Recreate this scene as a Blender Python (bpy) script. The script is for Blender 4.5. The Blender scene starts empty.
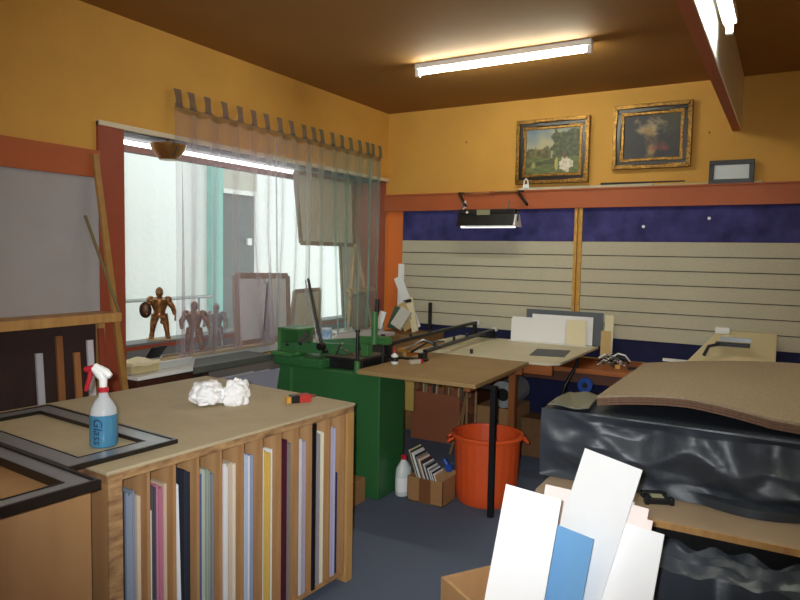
import bpy, bmesh, math, random
from mathutils import Vector, Matrix, Euler, noise
random.seed(7)
S = bpy.context.scene
COL = S.collection
PI = math.pi
# ------------------------------------------------------------ camera
cd = bpy.data.cameras.new('camera'); cam = bpy.data.objects.new('camera', cd); COL.objects.link(cam)
S.camera = cam
cd.sensor_fit = 'HORIZONTAL'; cd.sensor_width = 36; cd.lens = 36 * 660.84 / 800; cd.clip_start = .05
_yaw, _pit, _rol = .52958, .06973, .01842
_f = Vector((-math.sin(_yaw) * math.cos(_pit), math.cos(_yaw) * math.cos(_pit), -math.sin(_pit)))
_r = Vector((math.cos(_yaw), math.sin(_yaw), 0)); _u = _r.cross(_f)
_r2 = _r * math.cos(_rol) + _u * math.sin(_rol); _u2 = -_r * math.sin(_rol) + _u * math.cos(_rol)
_m = Matrix((_r2, _u2, -_f)).transposed().to_4x4(); _m.translation = (3.392, -5.520, 1.55)
cam.matrix_world = _m
# ------------------------------------------------------------ world, exposure
W = bpy.data.worlds.new('sky'); S.world = W; W.use_nodes = True
W.node_tree.nodes['Background'].inputs[0].default_value = (.91, .99, 1, 1)
W.node_tree.nodes['Background'].inputs[1].default_value = 2.0
S.view_settings.view_transform = 'Standard'; S.view_settings.look = 'None'
S.view_settings.exposure = 0.0; S.view_settings.gamma = 1.0
TUBE_MAIN, TUBE_SIDE, TUBE_WINDOW, TUBE_HANG = 15, 13, 2.6, 2.2
# the camera's own flash, beside the lens
fl = bpy.data.lights.new('camera_flash', 'SPOT'); fl.energy = 330; fl.spot_size = math.radians(84); fl.spot_blend = 1.0; fl.shadow_soft_size = .02; fl.color = (.93, .97, 1)
flo = bpy.data.objects.new('camera_flash', fl); COL.objects.link(flo)
_fm = _m.copy(); _fm.translation = Vector((3.392, -5.520, 1.55)) - _r2 * .05 + _u2 * .03; flo.matrix_world = _fm

# ------------------------------------------------------------ materials
def lin(c):
    return tuple(((v / 255) / 12.92 if v / 255 <= .04045 else ((v / 255 + .055) / 1.055) ** 2.4) for v in c)
_mats = {}
def mat(name, rgb, rough=.6, metal=0, var=0, scale=20, bump=0, bscale=60, spec=.5, rgb2=None, stretch=(1, 1, 1), detail=4, sheen=0):
    """procedural paint/wood/fabric: base colour, noise variation and bump"""
    if name in _mats: return _mats[name]
    m = bpy.data.materials.new(name); m.use_nodes = True; _mats[name] = m
    N = m.node_tree.nodes; L = m.node_tree.links; b = N['Principled BSDF']
    c = lin(rgb)
    b.inputs['Base Color'].default_value = (*c, 1); b.inputs['Roughness'].default_value = rough
    b.inputs['Metallic'].default_value = metal; b.inputs['Specular IOR Level'].default_value = spec
    if var or rgb2 or bump:
        tc = N.new('ShaderNodeTexCoord'); mp = N.new('ShaderNodeMapping'); mp.inputs['Scale'].default_value = stretch
        L.new(tc.outputs['Object'], mp.inputs[0])
    if var or rgb2:
        nz = N.new('ShaderNodeTexNoise'); nz.inputs['Scale'].default_value = scale; nz.inputs['Detail'].default_value = detail
        L.new(mp.outputs[0], nz.inputs['Vector'])
        mx = N.new('ShaderNodeMix'); mx.data_type = 'RGBA'
        c2 = lin(rgb2) if rgb2 else tuple(v * (1 + var) for v in c)
        c1 = c if rgb2 else tuple(v * (1 - var) for v in c)
        mx.inputs[6].default_value = (*c1, 1); mx.inputs[7].default_value = (*c2, 1)
        cr = N.new('ShaderNodeMapRange'); cr.inputs[1].default_value = .3; cr.inputs[2].default_value = .7
        L.new(nz.outputs[0], cr.inputs[0]); L.new(cr.outputs[0], mx.inputs[0]); L.new(mx.outputs[2], b.inputs['Base Color'])
    if bump:
        n2 = N.new('ShaderNodeTexNoise'); n2.inputs['Scale'].default_value = bscale; n2.inputs['Detail'].default_value = 5
        L.new(mp.outputs[0], n2.inputs['Vector'])
        bp = N.new('ShaderNodeBump'); bp.inputs['Strength'].default_value = bump; bp.inputs['Distance'].default_value = .01
        L.new(n2.outputs[0], bp.inputs['Height']); L.new(bp.outputs[0], b.inputs['Normal'])
    return m
def emis(name, rgb, strength):
    if name in _mats: return _mats[name]
    m = bpy.data.materials.new(name); m.use_nodes = True; _mats[name] = m
    N = m.node_tree.nodes; N.clear(); e = N.new('ShaderNodeEmission'); o = N.new('ShaderNodeOutputMaterial')
    e.inputs[0].default_value = (*rgb, 1); e.inputs[1].default_value = strength
    m.node_tree.links.new(e.outputs[0], o.inputs[0]); return m
def glassy(name, rgb, keep):
    """thin clear pane: mostly transparent with a glossy coat"""
    m = bpy.data.materials.new(name); m.use_nodes = True; _mats[name] = m
    N = m.node_tree.nodes; L = m.node_tree.links; N.clear()
    o = N.new('ShaderNodeOutputMaterial'); mx = N.new('ShaderNodeMixShader'); t = N.new('ShaderNodeBsdfTransparent'); g = N.new('ShaderNodeBsdfGlossy')
    t.inputs[0].default_value = (*rgb, 1); g.inputs['Roughness'].default_value = .03; mx.inputs[0].default_value = keep
    L.new(t.outputs[0], mx.inputs[1]); L.new(g.outputs[0], mx.inputs[2]); L.new(mx.outputs[0], o.inputs[0]); return m
def sheer(name, cover, dark=1.0):
    """organza: violet at the near end (low y) running to teal at the far end"""
    m = bpy.data.materials.new(name); m.use_nodes = True; _mats[name] = m
    N = m.node_tree.nodes; L = m.node_tree.links; N.clear()
    o = N.new('ShaderNodeOutputMaterial'); tc = N.new('ShaderNodeTexCoord'); sp = N.new('ShaderNodeSeparateXYZ')
    ge = N.new('ShaderNodeNewGeometry'); L.new(ge.outputs['Position'], sp.inputs[0])
    mr = N.new('ShaderNodeMapRange'); mr.inputs[1].default_value = -2.6; mr.inputs[2].default_value = -.1
    L.new(sp.outputs[1], mr.inputs[0])
    cr = N.new('ShaderNodeValToRGB'); L.new(mr.outputs[0], cr.inputs[0])
    stops = [(0, (190, 178, 188)), (.3, (222, 206, 218)), (.38, (220, 220, 224)), (.55, (206, 208, 202)), (.7, (180, 214, 208)), (1, (166, 204, 198))]
    e = cr.color_ramp.elements
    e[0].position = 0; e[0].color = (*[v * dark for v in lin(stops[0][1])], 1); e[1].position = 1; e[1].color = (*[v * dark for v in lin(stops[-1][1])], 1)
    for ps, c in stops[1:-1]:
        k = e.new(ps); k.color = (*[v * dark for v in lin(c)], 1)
    d = N.new('ShaderNodeBsdfDiffuse'); tl = N.new('ShaderNodeBsdfTranslucent'); L.new(cr.outputs[0], d.inputs[0]); L.new(cr.outputs[0], tl.inputs[0])
    a = N.new('ShaderNodeMixShader'); a.inputs[0].default_value = .5; L.new(d.outputs[0], a.inputs[1]); L.new(tl.outputs[0], a.inputs[2])
    t = N.new('ShaderNodeBsdfTransparent')
    # the weave covers more where a fold is seen edge on
    lw = N.new('ShaderNodeLayerWeight'); lw.inputs[0].default_value = .35
    ma = N.new('ShaderNodeMath'); ma.operation = 'MULTIPLY_ADD'; ma.inputs[1].default_value = .55; ma.inputs[2].default_value = cover
    L.new(lw.outputs['Facing'], ma.inputs[0])
    mx = N.new('ShaderNodeMixShader'); L.new(ma.outputs[0], mx.inputs[0]); L.new(t.outputs[0], mx.inputs[1]); L.new(a.outputs[0], mx.inputs[2])
    L.new(mx.outputs[0], o.inputs[0]); return m
def vcol(name, rough=.5):
    m = bpy.data.materials.new(name); m.use_nodes = True; _mats[name] = m
    N = m.node_tree.nodes; a = N.new('ShaderNodeVertexColor'); a.layer_name = 'paint'
    m.node_tree.links.new(a.outputs[0], N['Principled BSDF'].inputs['Base Color']); N['Principled BSDF'].inputs['Roughness'].default_value = rough
    return m

M_wall = mat('ochre_wall_paint', (208, 156, 68), .75, var=.05, scale=3, bump=.12, bscale=40)
M_ceil = mat('ceiling_paint', (150, 104, 38), .8, var=.04, scale=2)
M_band = mat('terracotta_paint', (172, 88, 44), .6, var=.05, scale=6)
M_red = mat('brick_red_paint', (150, 68, 42), .55, var=.05, scale=6)
M_orange = mat('orange_paint', (222, 116, 44), .6)
M_cream = mat('cream_paint', (215, 200, 170), .5)
M_carpet = mat('blue_grey_carpet', (92, 102, 122), .95, var=.25, scale=260, bump=.6, bscale=300)
M_plaster = mat('white_plaster', (238, 242, 242), .9, bump=.5, bscale=18)
M_greyp = mat('pale_grey_panel', (164, 160, 160), .7, var=.04, scale=5)
M_dkblue = mat('dark_soffit', (40, 42, 52), .6)
M_slat = mat('slat_board', (190, 184, 160), .75, var=.07, scale=90, detail=6, bump=.1, bscale=120)
M_velvet = mat('blue_velvet', (72, 68, 130), .95, rgb2=(38, 40, 88), scale=7, bump=.3, bscale=200, detail=8)
M_navy = mat('navy_cloth', (24, 28, 66), .95, var=.2, scale=9)
M_ply = mat('plywood', (178, 138, 92), .6, rgb2=(160, 116, 74), scale=5, stretch=(1, 1, .15), bump=.05)
M_plyd = mat('stained_plywood', (186, 144, 98), .6, rgb2=(158, 112, 70), scale=6, stretch=(3, 3, .3))
M_edge = mat('worn_plywood_edge', (186, 148, 100), .7, rgb2=(120, 84, 56), scale=14, stretch=(1, 1, 3))
M_mdf = mat('hardboard_top', (182, 166, 134), .7, var=.06, scale=8, bump=.04, bscale=200)
M_brownt = mat('brown_hardboard', (156, 128, 84), .5, var=.07, scale=5)
M_wood = mat('orange_wood', (178, 104, 48), .45, rgb2=(150, 82, 36), scale=6, stretch=(.4, 3, 3))
M_post = mat('wood_post', (150, 88, 42), .5, rgb2=(120, 68, 32), scale=8, stretch=(3, 3, .3))
M_pine = mat('pine', (196, 152, 92), .55, rgb2=(172, 126, 70), scale=8, stretch=(3, 3, .3))
M_tan = mat('tan_wood', (150, 114, 70), .5, rgb2=(122, 90, 54), scale=12)
M_gold = mat('gold_leaf', (168, 124, 54), .4, metal=.7, rgb2=(84, 58, 26), scale=60)
M_goldm = mat('gilt_moulding', (206, 160, 84), .4, metal=.3, var=.15, scale=30)
M_black = mat('black_paint', (22, 22, 24), .4)
M_blackf = mat('black_lacquer', (30, 24, 20), .3, var=.2)
M_green = mat('machine_green', (46, 100, 54), .4, var=.06, scale=4, bump=.05, bscale=30)
M_greenl = mat('machine_green_light', (62, 116, 62), .4, var=.06, scale=8)
M_steel = mat('steel', (150, 152, 150), .3, metal=.9, var=.1)
M_dsteel = mat('dark_steel', (58, 58, 58), .35, metal=.7, var=.1)
M_white = mat('white_card', (240, 240, 238), .6)
M_whitee = mat('white_enamel', (235, 236, 232), .35)
M_ivory = mat('ivory_card', (232, 222, 184), .6)
M_buff = mat('buff_card', (204, 172, 112), .65)
M_grey = mat('slate_card', (92, 98, 104), .65)
M_cboard = mat('cardboard', (158, 116, 72), .8, var=.06, scale=10, stretch=(1, 1, 4))
M_cboardr = mat('reddish_cardboard', (150, 88, 56), .8, var=.05, scale=6)
M_orangep = mat('orange_plastic', (220, 84, 34), .5, var=.03, scale=4)
M_hess = mat('brown_felt', (152, 134, 108), .95, var=.2, scale=120, detail=8, bump=.5, bscale=260)
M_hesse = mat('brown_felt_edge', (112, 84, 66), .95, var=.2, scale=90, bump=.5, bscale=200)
M_plastic = mat('black_polythene', (50, 56, 64), .42, spec=.5, bump=.25, bscale=14)
M_bronze = mat('bronze', (178, 124, 70), .35, metal=.6, rgb2=(92, 58, 34), scale=40)
M_pewter = mat('pewter', (140, 142, 138), .35, metal=.5, var=.3, scale=40)
M_brass = mat('aged_brass', (176, 134, 74), .3, metal=.5, rgb2=(120, 76, 40), scale=8)
M_teal = mat('teal_paint', (140, 200, 190), .5)
M_doorg = mat('grey_door_paint', (112, 122, 120), .5)
M_concrete = mat('pale_concrete', (205, 205, 200), .9, var=.06)
M_glass = glassy('clear_glass', (.97, .99, .98), .03)
M_sheer = sheer('sheer_organza', .24)
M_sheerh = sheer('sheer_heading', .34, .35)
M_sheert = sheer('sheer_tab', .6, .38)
M_paint = vcol('painted_canvas', .5)
def card(name, rgb): return mat('card_' + name, rgb, .65, var=.02, scale=5)

# ------------------------------------------------------------ mesh builder
class B:
    def __init__(s): s.bm = bmesh.new()
    def _ins(s, vs, fs):
        v = [s.bm.verts.new(p) for p in vs]
        for f in fs: s.bm.faces.new([v[i] for i in f])
        return v
    def box(s, x0, x1, y0, y1, z0, z1):
        s._ins([(x, y, z) for x in (x0, x1) for y in (y0, y1) for z in (z0, z1)],
               [(0, 1, 3, 2), (4, 6, 7, 5), (0, 4, 5, 1), (2, 3, 7, 6), (0, 2, 6, 4), (1, 5, 7, 3)]); return s
    def obox(s, c, sz, rot=(0, 0, 0)):
        R = Euler(rot).to_matrix(); c = Vector(c)
        P = [c + R @ Vector((x * sz[0] / 2, y * sz[1] / 2, z * sz[2] / 2)) for x in (-1, 1) for y in (-1, 1) for z in (-1, 1)]
        s._ins(P, [(0, 1, 3, 2), (4, 6, 7, 5), (0, 4, 5, 1), (2, 3, 7, 6), (0, 2, 6, 4), (1, 5, 7, 3)]); return s
    def bar(s, a, b, w, h=None, up=(0, 0, 1)):
        """rectangular bar from a to b, w across, h along 'up'"""
        h = h or w; a = Vector(a); b = Vector(b); d = (b - a).normalized(); up = Vector(up)
        if abs(d.dot(up)) > .97: up = Vector((1, 0, 0))
        x = d.cross(up).normalized(); z = x.cross(d)
        P = [q + x * (i * w / 2) + z * (j * h / 2) for q in (a, b) for i in (-1, 1) for j in (-1, 1)]
        s._ins(P, [(0, 1, 3, 2), (4, 6, 7, 5), (0, 4, 5, 1), (2, 3, 7, 6), (0, 2, 6, 4), (1, 5, 7, 3)]); return s
    def cyl(s, a, b, r, r2=None, n=16):
        r2 = r if r2 is None else r2; a = Vector(a); b = Vector(b); d = (b - a).normalized()
        x = d.orthogonal().normalized(); y = d.cross(x)
        A = [s.bm.verts.new(a + (x * math.cos(t) + y * math.sin(t)) * r) for t in [2 * PI * k / n for k in range(n)]]
        C = [s.bm.verts.new(b + (x * math.cos(t) + y * math.sin(t)) * r2) for t in [2 * PI * k / n for k in range(n)]]
        for k in range(n): s.bm.faces.new((A[k], A[(k + 1) % n], C[(k + 1) % n], C[k]))
        s.bm.faces.new(A[::-1]); s.bm.faces.new(C); return s
    def lathe(s, c, prof, n=32, cap=True, rib=None):
        rings = []
        for r, z in prof:
            rings.append([s.bm.verts.new((c[0] + r * (1 + (rib(t, z) if rib else 0)) * math.cos(t), c[1] + r * (1 + (rib(t, z) if rib else 0)) * math.sin(t), c[2] + z)) for t in [2 * PI * k / n for k in range(n)]])
        for A, C in zip(rings, rings[1:]):
            for k in range(n): s.bm.faces.new((A[k], A[(k + 1) % n], C[(k + 1) % n], C[k]))
        if cap: s.bm.faces.new(rings[0][::-1]); s.bm.faces.new(rings[-1])
        return s
    def ball(s, c, r, sc=(1, 1, 1), n=12):
        prof = [(max(r * math.sin(PI * k / n), 1e-4), -r * math.cos(PI * k / n)) for k in range(n + 1)]
        v0 = len(s.bm.verts); s.lathe((0, 0, 0), prof, n + 4)
        s.bm.verts.ensure_lookup_table()
        for v in list(s.bm.verts)[v0:]: v.co = Vector((c[0] + v.co.x * sc[0], c[1] + v.co.y * sc[1], c[2] + v.co.z * sc[2]))
        return s
    def tube(s, pts, r, n=10):
        rs = r if isinstance(r, (list, tuple)) else [r] * len(pts); pts = [Vector(p) for p in pts]; rings = []
        x = None
        for i, p in enumerate(pts):
            d = (pts[min(i + 1, len(pts) - 1)] - pts[max(i - 1, 0)]).normalized()
            x = d.orthogonal().normalized() if x is None else (x - d * x.dot(d)).normalized()
            y = d.cross(x)
            rings.append([s.bm.verts.new(p + (x * math.cos(t) + y * math.sin(t)) * rs[i]) for t in [2 * PI * k / n for k in range(n)]])
        for A, C in zip(rings, rings[1:]):
            for k in range(n): s.bm.faces.new((A[k], A[(k + 1) % n], C[(k + 1) % n], C[k]))
        s.bm.faces.new(rings[0][::-1]); s.bm.faces.new(rings[-1]); return s
    def prism(s, poly, z0, z1):
        a = [s.bm.verts.new((x, y, z0)) for x, y in poly]; b = [s.bm.verts.new((x, y, z1)) for x, y in poly]; n = len(poly)
        for k in range(n): s.bm.faces.new((a[k], a[(k + 1) % n], b[(k + 1) % n], b[k]))
        s.bm.faces.new(a[::-1]); s.bm.faces.new(b); return s
    def grid(s, nu, nv, fn):
        V = [[s.bm.verts.new(fn(i / nu, j / nv)) for j in range(nv + 1)] for i in range(nu + 1)]
        for i in range(nu):
            for j in range(nv): s.bm.faces.new((V[i][j], V[i + 1][j], V[i + 1][j + 1], V[i][j + 1]))
        return s
    def slab(s, nu, nv, fn, t):
        """closed sheet of thickness t under the surface fn"""
        V = [[s.bm.verts.new(fn(i / nu, j / nv)) for j in range(nv + 1)] for i in range(nu + 1)]
        U = [[s.bm.verts.new(Vector(fn(i / nu, j / nv)) - Vector((0, 0, t))) for j in range(nv + 1)] for i in range(nu + 1)]
        for i in range(nu):
            for j in range(nv):
                s.bm.faces.new((V[i][j], V[i + 1][j], V[i + 1][j + 1], V[i][j + 1])); s.bm.faces.new((U[i][j], U[i][j + 1], U[i + 1][j + 1], U[i + 1][j]))
        for i in range(nu):
            s.bm.faces.new((V[i][0], U[i][0], U[i + 1][0], V[i + 1][0])); s.bm.faces.new((V[i][nv], V[i + 1][nv], U[i + 1][nv], U[i][nv]))
        for j in range(nv):
            s.bm.faces.new((V[0][j], V[0][j + 1], U[0][j + 1], U[0][j])); s.bm.faces.new((V[nu][j], U[nu][j], U[nu][j + 1], V[nu][j + 1]))
        return s
    def move(s, mtx):
        for v in s.bm.verts: v.co = mtx @ v.co
        return s
    def add(s, name, m, parent=None, label=None, cat=None, group=None, kind=None, bevel=0, smooth=False, recalc=True):
        """ONE mesh object. World coordinates; a parent is an unrotated thing, or the mesh is in the parent's own space"""
        bm = s.bm
        if recalc: bmesh.ops.recalc_face_normals(bm, faces=bm.faces)
        off = Vector((0, 0, 0))
        xs = [v.co.x for v in bm.verts]; ys = [v.co.y for v in bm.verts]; zs = [v.co.z for v in bm.verts]
        off = Vector(((min(xs) + max(xs)) / 2, (min(ys) + max(ys)) / 2, min(zs)))
        for v in bm.verts: v.co -= off
        me = bpy.data.meshes.new(name); bm.to_mesh(me); bm.free(); me.materials.append(m)
        if smooth:
            me.polygons.foreach_set('use_smooth', [True] * len(me.polygons))
            try: me.set_sharp_from_angle(angle=math.radians(40))
            except Exception: pass
        o = bpy.data.objects.new(name, me); COL.objects.link(o); o.location = off
        if parent is not None:
            o.parent = parent
            if not parent.get('_loc'): o.location = off - wloc(parent)
        if bevel:
            b = o.modifiers.new('bevel', 'BEVEL'); b.width = bevel; b.segments = 2; b.limit_method = 'ANGLE'
        return tag(o, label, cat, group, kind)
def wloc(o):
    v = Vector((0, 0, 0))
    while o is not None: v += o.location; o = o.parent
    return v
def tag(o, label=None, cat=None, group=None, kind=None):
    if label: o['label'] = label
    if cat: o['category'] = cat
    if group: o['group'] = group
    if kind: o['kind'] = kind
    return o
LOCAL = set()
def thing(name, label, cat, loc=(0, 0, 0), rz=0, group=None, local=False):
    o = bpy.data.objects.new(name, None); COL.objects.link(o); o.location = loc; o.rotation_euler = (0, 0, rz); o.empty_display_size = .1
    if local: LOCAL.add(o.name)
    return tag(o, label, cat, group)
_old_add = B.add
def _add(s, name, m, parent=None, **k):
    if parent is not None and parent.name in LOCAL:
        p = parent
        o = _old_add(s, name, m, None, **k); o.parent = p; return o
    return _old_add(s, name, m, parent, **k)
B.add = _add
def copy_thing(o, loc, rz=None, parent=None, label=None):
    c = o.copy(); COL.objects.link(c); c.location = loc
    if rz is not None: c.rotation_euler.z = rz
    if parent is not None: c.parent = parent
    if label: c['label'] = label
    for ch in o.children: copy_thing(ch, ch.location, None, c)
    return c
def struct(b, name, m, **k): return b.add(name, m, kind='structure', **k)

# ============================================================ THE ROOM
H = 2.89; WT = .14
struct(B().box(-.1, 5.3, -8.1, .3, -.1, 0), 'floor', M_carpet)
struct(B().box(-.14, 5.3, -8.1, .3, H, H + .12), 'ceiling', M_ceil)
struct(B().box(3.0402, 3.0452, -8.1, 0, 2.5, H), 'trim_14', M_whitee)
# back wall: ochre above, orange paint below the band
struct(B().box(0, 5.2, 0, .15, 0, H), 'wall_back', M_wall)
struct(B().box(0, .19, -.008, 0, 0, 1.955), 'trim_1', M_orange)
struct(B().box(0, 5.2, -.06, 0, 1.955, 2.10).box(0, 5.2, -.075, 0, 2.10, 2.112), 'trim_2', M_band)
struct(B().box(5.2, 5.34, -8.1, .15, 0, H), 'wall_right', M_wall)
struct(B().box(-.14, 5.34, -8.24, -8.1, 0, H), 'wall_front', M_wall)
# left wall with the window opening y -2.974 .. -.03, z .80 .. 2.24
struct(B().box(-WT, 0, -8.1, -2.974, 0, H).box(-WT, 0, -2.974, -.03, 2.24, H).box(-WT, 0, -2.974, -.03, 0, .78).box(-WT, 0, -.03, .15, 0, H), 'wall_left', M_wall)
struct(B().box(0, .02, -3.14, -2.974, 0, 2.262), 'trim_3', M_red)                       # painted post left of the window
struct(B().box(0, .03, -3.14, -.02, 2.24, 2.268), 'trim_4', M_cream)                    # pale strip over the window
struct(B().box(0, .035, -8.1, -3.14, 1.945, 2.095), 'trim_5', M_band)
struct(B().box(0, .015, -8.1, -3.14, .1, 1.945), 'trim_6', M_greyp)
struct(B().box(.0005, .006, -2.42, -.04, 0, .77), 'trim_15', mat('under_sill', (120, 112, 104), .7))
# the window bay: soffit, red end panel, outer frame, glass
struct(B().box(-.42, -WT, -3.1, .02, 2.24, 2.34).box(-WT - .001, -.001, -2.97, -.031, 2.236, 2.24), 'trim_7', M_dkblue)
struct(B().box(-.42, -.001, -.031, -.005, .78, 2.236).box(-.42, -WT, -.004, .05, .3, 2.3), 'trim_8', M_red)
struct(B().box(-.42, -WT, -3.1, -2.974, .3, 2.3), 'trim_9', M_red)
w = B().box(-.42, -.37, -2.974, -.031, 2.185, 2.236).box(-.42, -.37, -2.974, -.031, .80, .93).box(-.42, -.37, -2.974, -2.955, .93, 2.185).box(-.42, -.37, -.07, -.031, .93, 2.185)
wf = struct(w, 'window_1', mat('brown_frame', (96, 50, 34), .5))
B().box(-.398, -.392, -2.955, -.07, .93, 2.185).add('pane', M_glass, wf)
struct(B().box(-.37, -WT, -2.974, -.031, .70, .79).box(-WT, .0, -2.974, -2.73, .78, .80).box(-WT - .23, 0, -2.73, -.031, .79, .845), 'trim_10', M_concrete)
struct(B().box(-.37, -.2, -2.974, -.031, .845, .939), 'trim_11', mat('ledge_grey', (112, 112, 112), .5))
struct(B().box(-.1999, -.194, -2.974, -.031, .90, .925), 'trim_12', M_red)
# ceiling downstand on the right
struct(B().box(2.985, 3.04, -8.1, 0, 2.5, H), 'trim_13', M_band)
# outside: alley wall, ground, door
struct(B().box(-2.4, -2.2, -9, 9, -.2, 3.6), 'wall_alley', M_plaster)
struct(B().box(-2.4, -.14, -9, 9, -.3, -.1), 'floor_alley', M_concrete)
d = thing('door', 'grey door with pale lintel and teal jamb in the white wall outside', 'door', (-2.2, .2, -.1)); d['kind'] = 'structure'; d.name = 'door_1'
B().box(-2.2, -2.16, -.065, .47, -.1, 2.2).add('leaf', mat('grey_door', (92, 102, 98), .5), d)
B().box(-2.2, -2.13, -.24, -.07, -.1, 2.62).add('jamb', M_teal, d)
B().box(-2.2, -2.12, -.068, .50, 2.2, 2.25).add('door_head', M_whitee, d)
B().box(-2.2, -2.15, -.068, .50, 2.252, 2.62).add('lintel', card('lintel_grey', (186, 186, 172)), d)
B().box(-2.2, -2.13, .33, .40, 1.62, 1.70).add('lock_plate', M_whitee, d)
t = thing('handrail', 'thin grey metal handrail running along the white wall outside', 'handrail', (-2.1, -1, -.1))
B().cyl((-2.05, -6, 1.05), (-2.05, -.3, 1.05), .018).add('rail', M_steel, t)
for y in (-5.5, -4, -2.75, -.5):
    B().cyl((-2.05, y, -.1), (-2.05, y, 1.05), .012).add('post', M_steel, t)

# ============================================================ LIGHTS
def tube_light(name, label, c, axis, L, strength, col=(.98, 1, .84), housing=True):
    c = Vector(c); a = Vector(axis).normalized()
    t = thing(name, label, 'light', c)
    hs = t
    if housing: hs = B().bar(c - a * L / 2 + Vector((0, 0, .035)), c + a * L / 2 + Vector((0, 0, .035)), .06, .05).add('housing', M_whitee, t, bevel=.004)
    B().cyl(c - a * (L / 2 - .03) - Vector((0, 0, .012)), c + a * (L / 2 - .03) - Vector((0, 0, .012)), .014, n=12).add('tube', emis(name + '_glow', col, strength), t, smooth=True)
    for k in (-1, 1): B().bar(c + a * k * (L / 2 - .03) + Vector((0, 0, -.012)), c + a * k * L / 2 + Vector((0, 0, -.012)), .03, .05).add('end_cap', M_whitee, hs)
    return t
tube_light('ceiling_light', 'long white fluorescent batten glowing on the brown ceiling', (1.66, -1.33, 2.845), (1, .0, 0), 1.24, TUBE_MAIN * 6)
tube_light('batten_light', 'fluorescent batten beside the terracotta ceiling downstand at far right', (3.10, -2.75, 2.64), (0, 1, 0), 1.5, TUBE_SIDE * 6)
tube_light('window_light', 'thin fluorescent tube under the soffit of the window', (-.25, -1.97, 2.232), (0, 1, 0), 1.9, TUBE_WINDOW * 3, (1, 1, .98), housing=False)
# two unseen fill battens, added to brighten the rack and the white cards
tube_light('added_fill_light', 'unseen fill batten added on the ceiling behind the camera', (1.6, -6.3, 2.84), (1, 0, 0), 1.5, TUBE_MAIN * 3)
tube_light('added_fill_light', 'unseen fill batten added overhead to brighten the foreground cards', (2.35, -4.35, 2.84), (1, 0, 0), 1.2, TUBE_MAIN * 4)
# brass bowl shade under the window soffit
t = thing('brass_shade', 'brass bowl shade hanging under the dark soffit at the window', 'lamp shade', (-.02, -2.62, 2.13))
B().lathe((-.02, -2.62, 2.115), [(.055, 0), (.07, .02), (.1, .06), (.112, .095), (.105, .095), (.09, .06), (.05, .01)], 28).add('bowl', M_brass, t, smooth=True)
B().cyl((-.02, -2.62, 2.13), (-.02, -2.62, 2.235), .012).add('stem', M_brass, t)
B().bar((.088, -2.64, 2.19), (.05, -2.64, 2.13), .008).add('seam', M_steel, t)

# ============================================================ SLATWALL and velvet boards
def slat_panel(x0, x1, label):
    t = thing('slatwall_panel', label, 'slatwall panel', ((x0 + x1) / 2, -.01, .895))
    b = B()
    for k in range(7): b.box(x0, x1, -.022, -.0045, 1.678 - (k + 1) * .1118 + (.004 if k < 6 else 0), 1.678 - k * .1118 - (.004 if k else 0))
    b.add('slats', M_slat, t); B().box(x0 + .001, x1 - .001, -.004, -.001, .896, 1.677).add('groove_backing', mat('groove_backing', (84, 78, 64), .7), t)
slat_panel(.19, 1.840, 'beige grooved slatwall panel left of the gold divider strips')
slat_panel(1.91, 3.6, 'beige grooved slatwall panel right of the gold divider strips')
B().box(.19, 1.84, -.018, -.001, 1.68, 1.955).add('velvet_board', M_velvet, label='blue velvet board above the left slatwall panel', cat='display board')
vb = B().box(1.91, 3.6, -.018, -.001, 1.68, 1.955).add('velvet_board', M_velvet, label='blue velvet board above the right slatwall panel', cat='display board')
for x, z in ((2.39, 1.80), (2.86, 1.86)):
    B().cyl((x, -.018, z), (x, -.03, z), .012).add('push_pin', M_whitee, vb, smooth=True)
B().box(.19, 1.84, -.014, -.001, .722, .893).add('navy_board', M_navy, label='dark navy cloth board below the left slatwall panel', cat='display board')
B().box(1.91, 3.6, -.014, -.001, .722, .893).add('navy_board', M_navy, label='dark navy cloth board below the right slatwall panel', cat='display board')
B().box(1.842, 1.866, -.03, -.001, .722, 1.955).add('divider_strip', M_goldm, label='left of the two narrow gold wood strips between the slatwall panels', cat='divider strip', group='gold divider strips')
B().box(1.884, 1.908, -.03, -.001, .722, 1.955).add('divider_strip', M_goldm, label='right of the two narrow gold wood strips between the slatwall panels', cat='divider strip', group='gold divider strips')

# ============================================================ PICTURES on the back wall
def painting_mesh(w, h, nx, ny, fn):
    bm = bmesh.new(); V = [[bm.verts.new((-w / 2 + w * i / nx, 0, h * j / ny)) for j in range(ny + 1)] for i in range(nx + 1)]
    for i in range(nx):
        for j in range(ny): bm.faces.new((V[i][j], V[i + 1][j], V[i + 1][j + 1], V[i][j + 1]))
    me = bpy.data.meshes.new('canvas'); bm.verts.index_update(); bm.to_mesh(me); bm.free()
    at = me.color_attributes.new('paint', 'FLOAT_COLOR', 'POINT')
    for k, v in enumerate(me.vertices):
        c = fn((v.co.x + w / 2) / w, v.co.z / h); at.data[k].color = (*lin([max(0, min(255, q)) for q in c]), 1)
    me.materials.append(M_paint); return me
def mixc(a, b, t): t = max(0, min(1, t)); return tuple(p + (q - p) * t for p, q in zip(a, b))
def nz(u, v, s, k=0): return noise.noise(Vector((u * s, v * s, k)))
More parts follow.
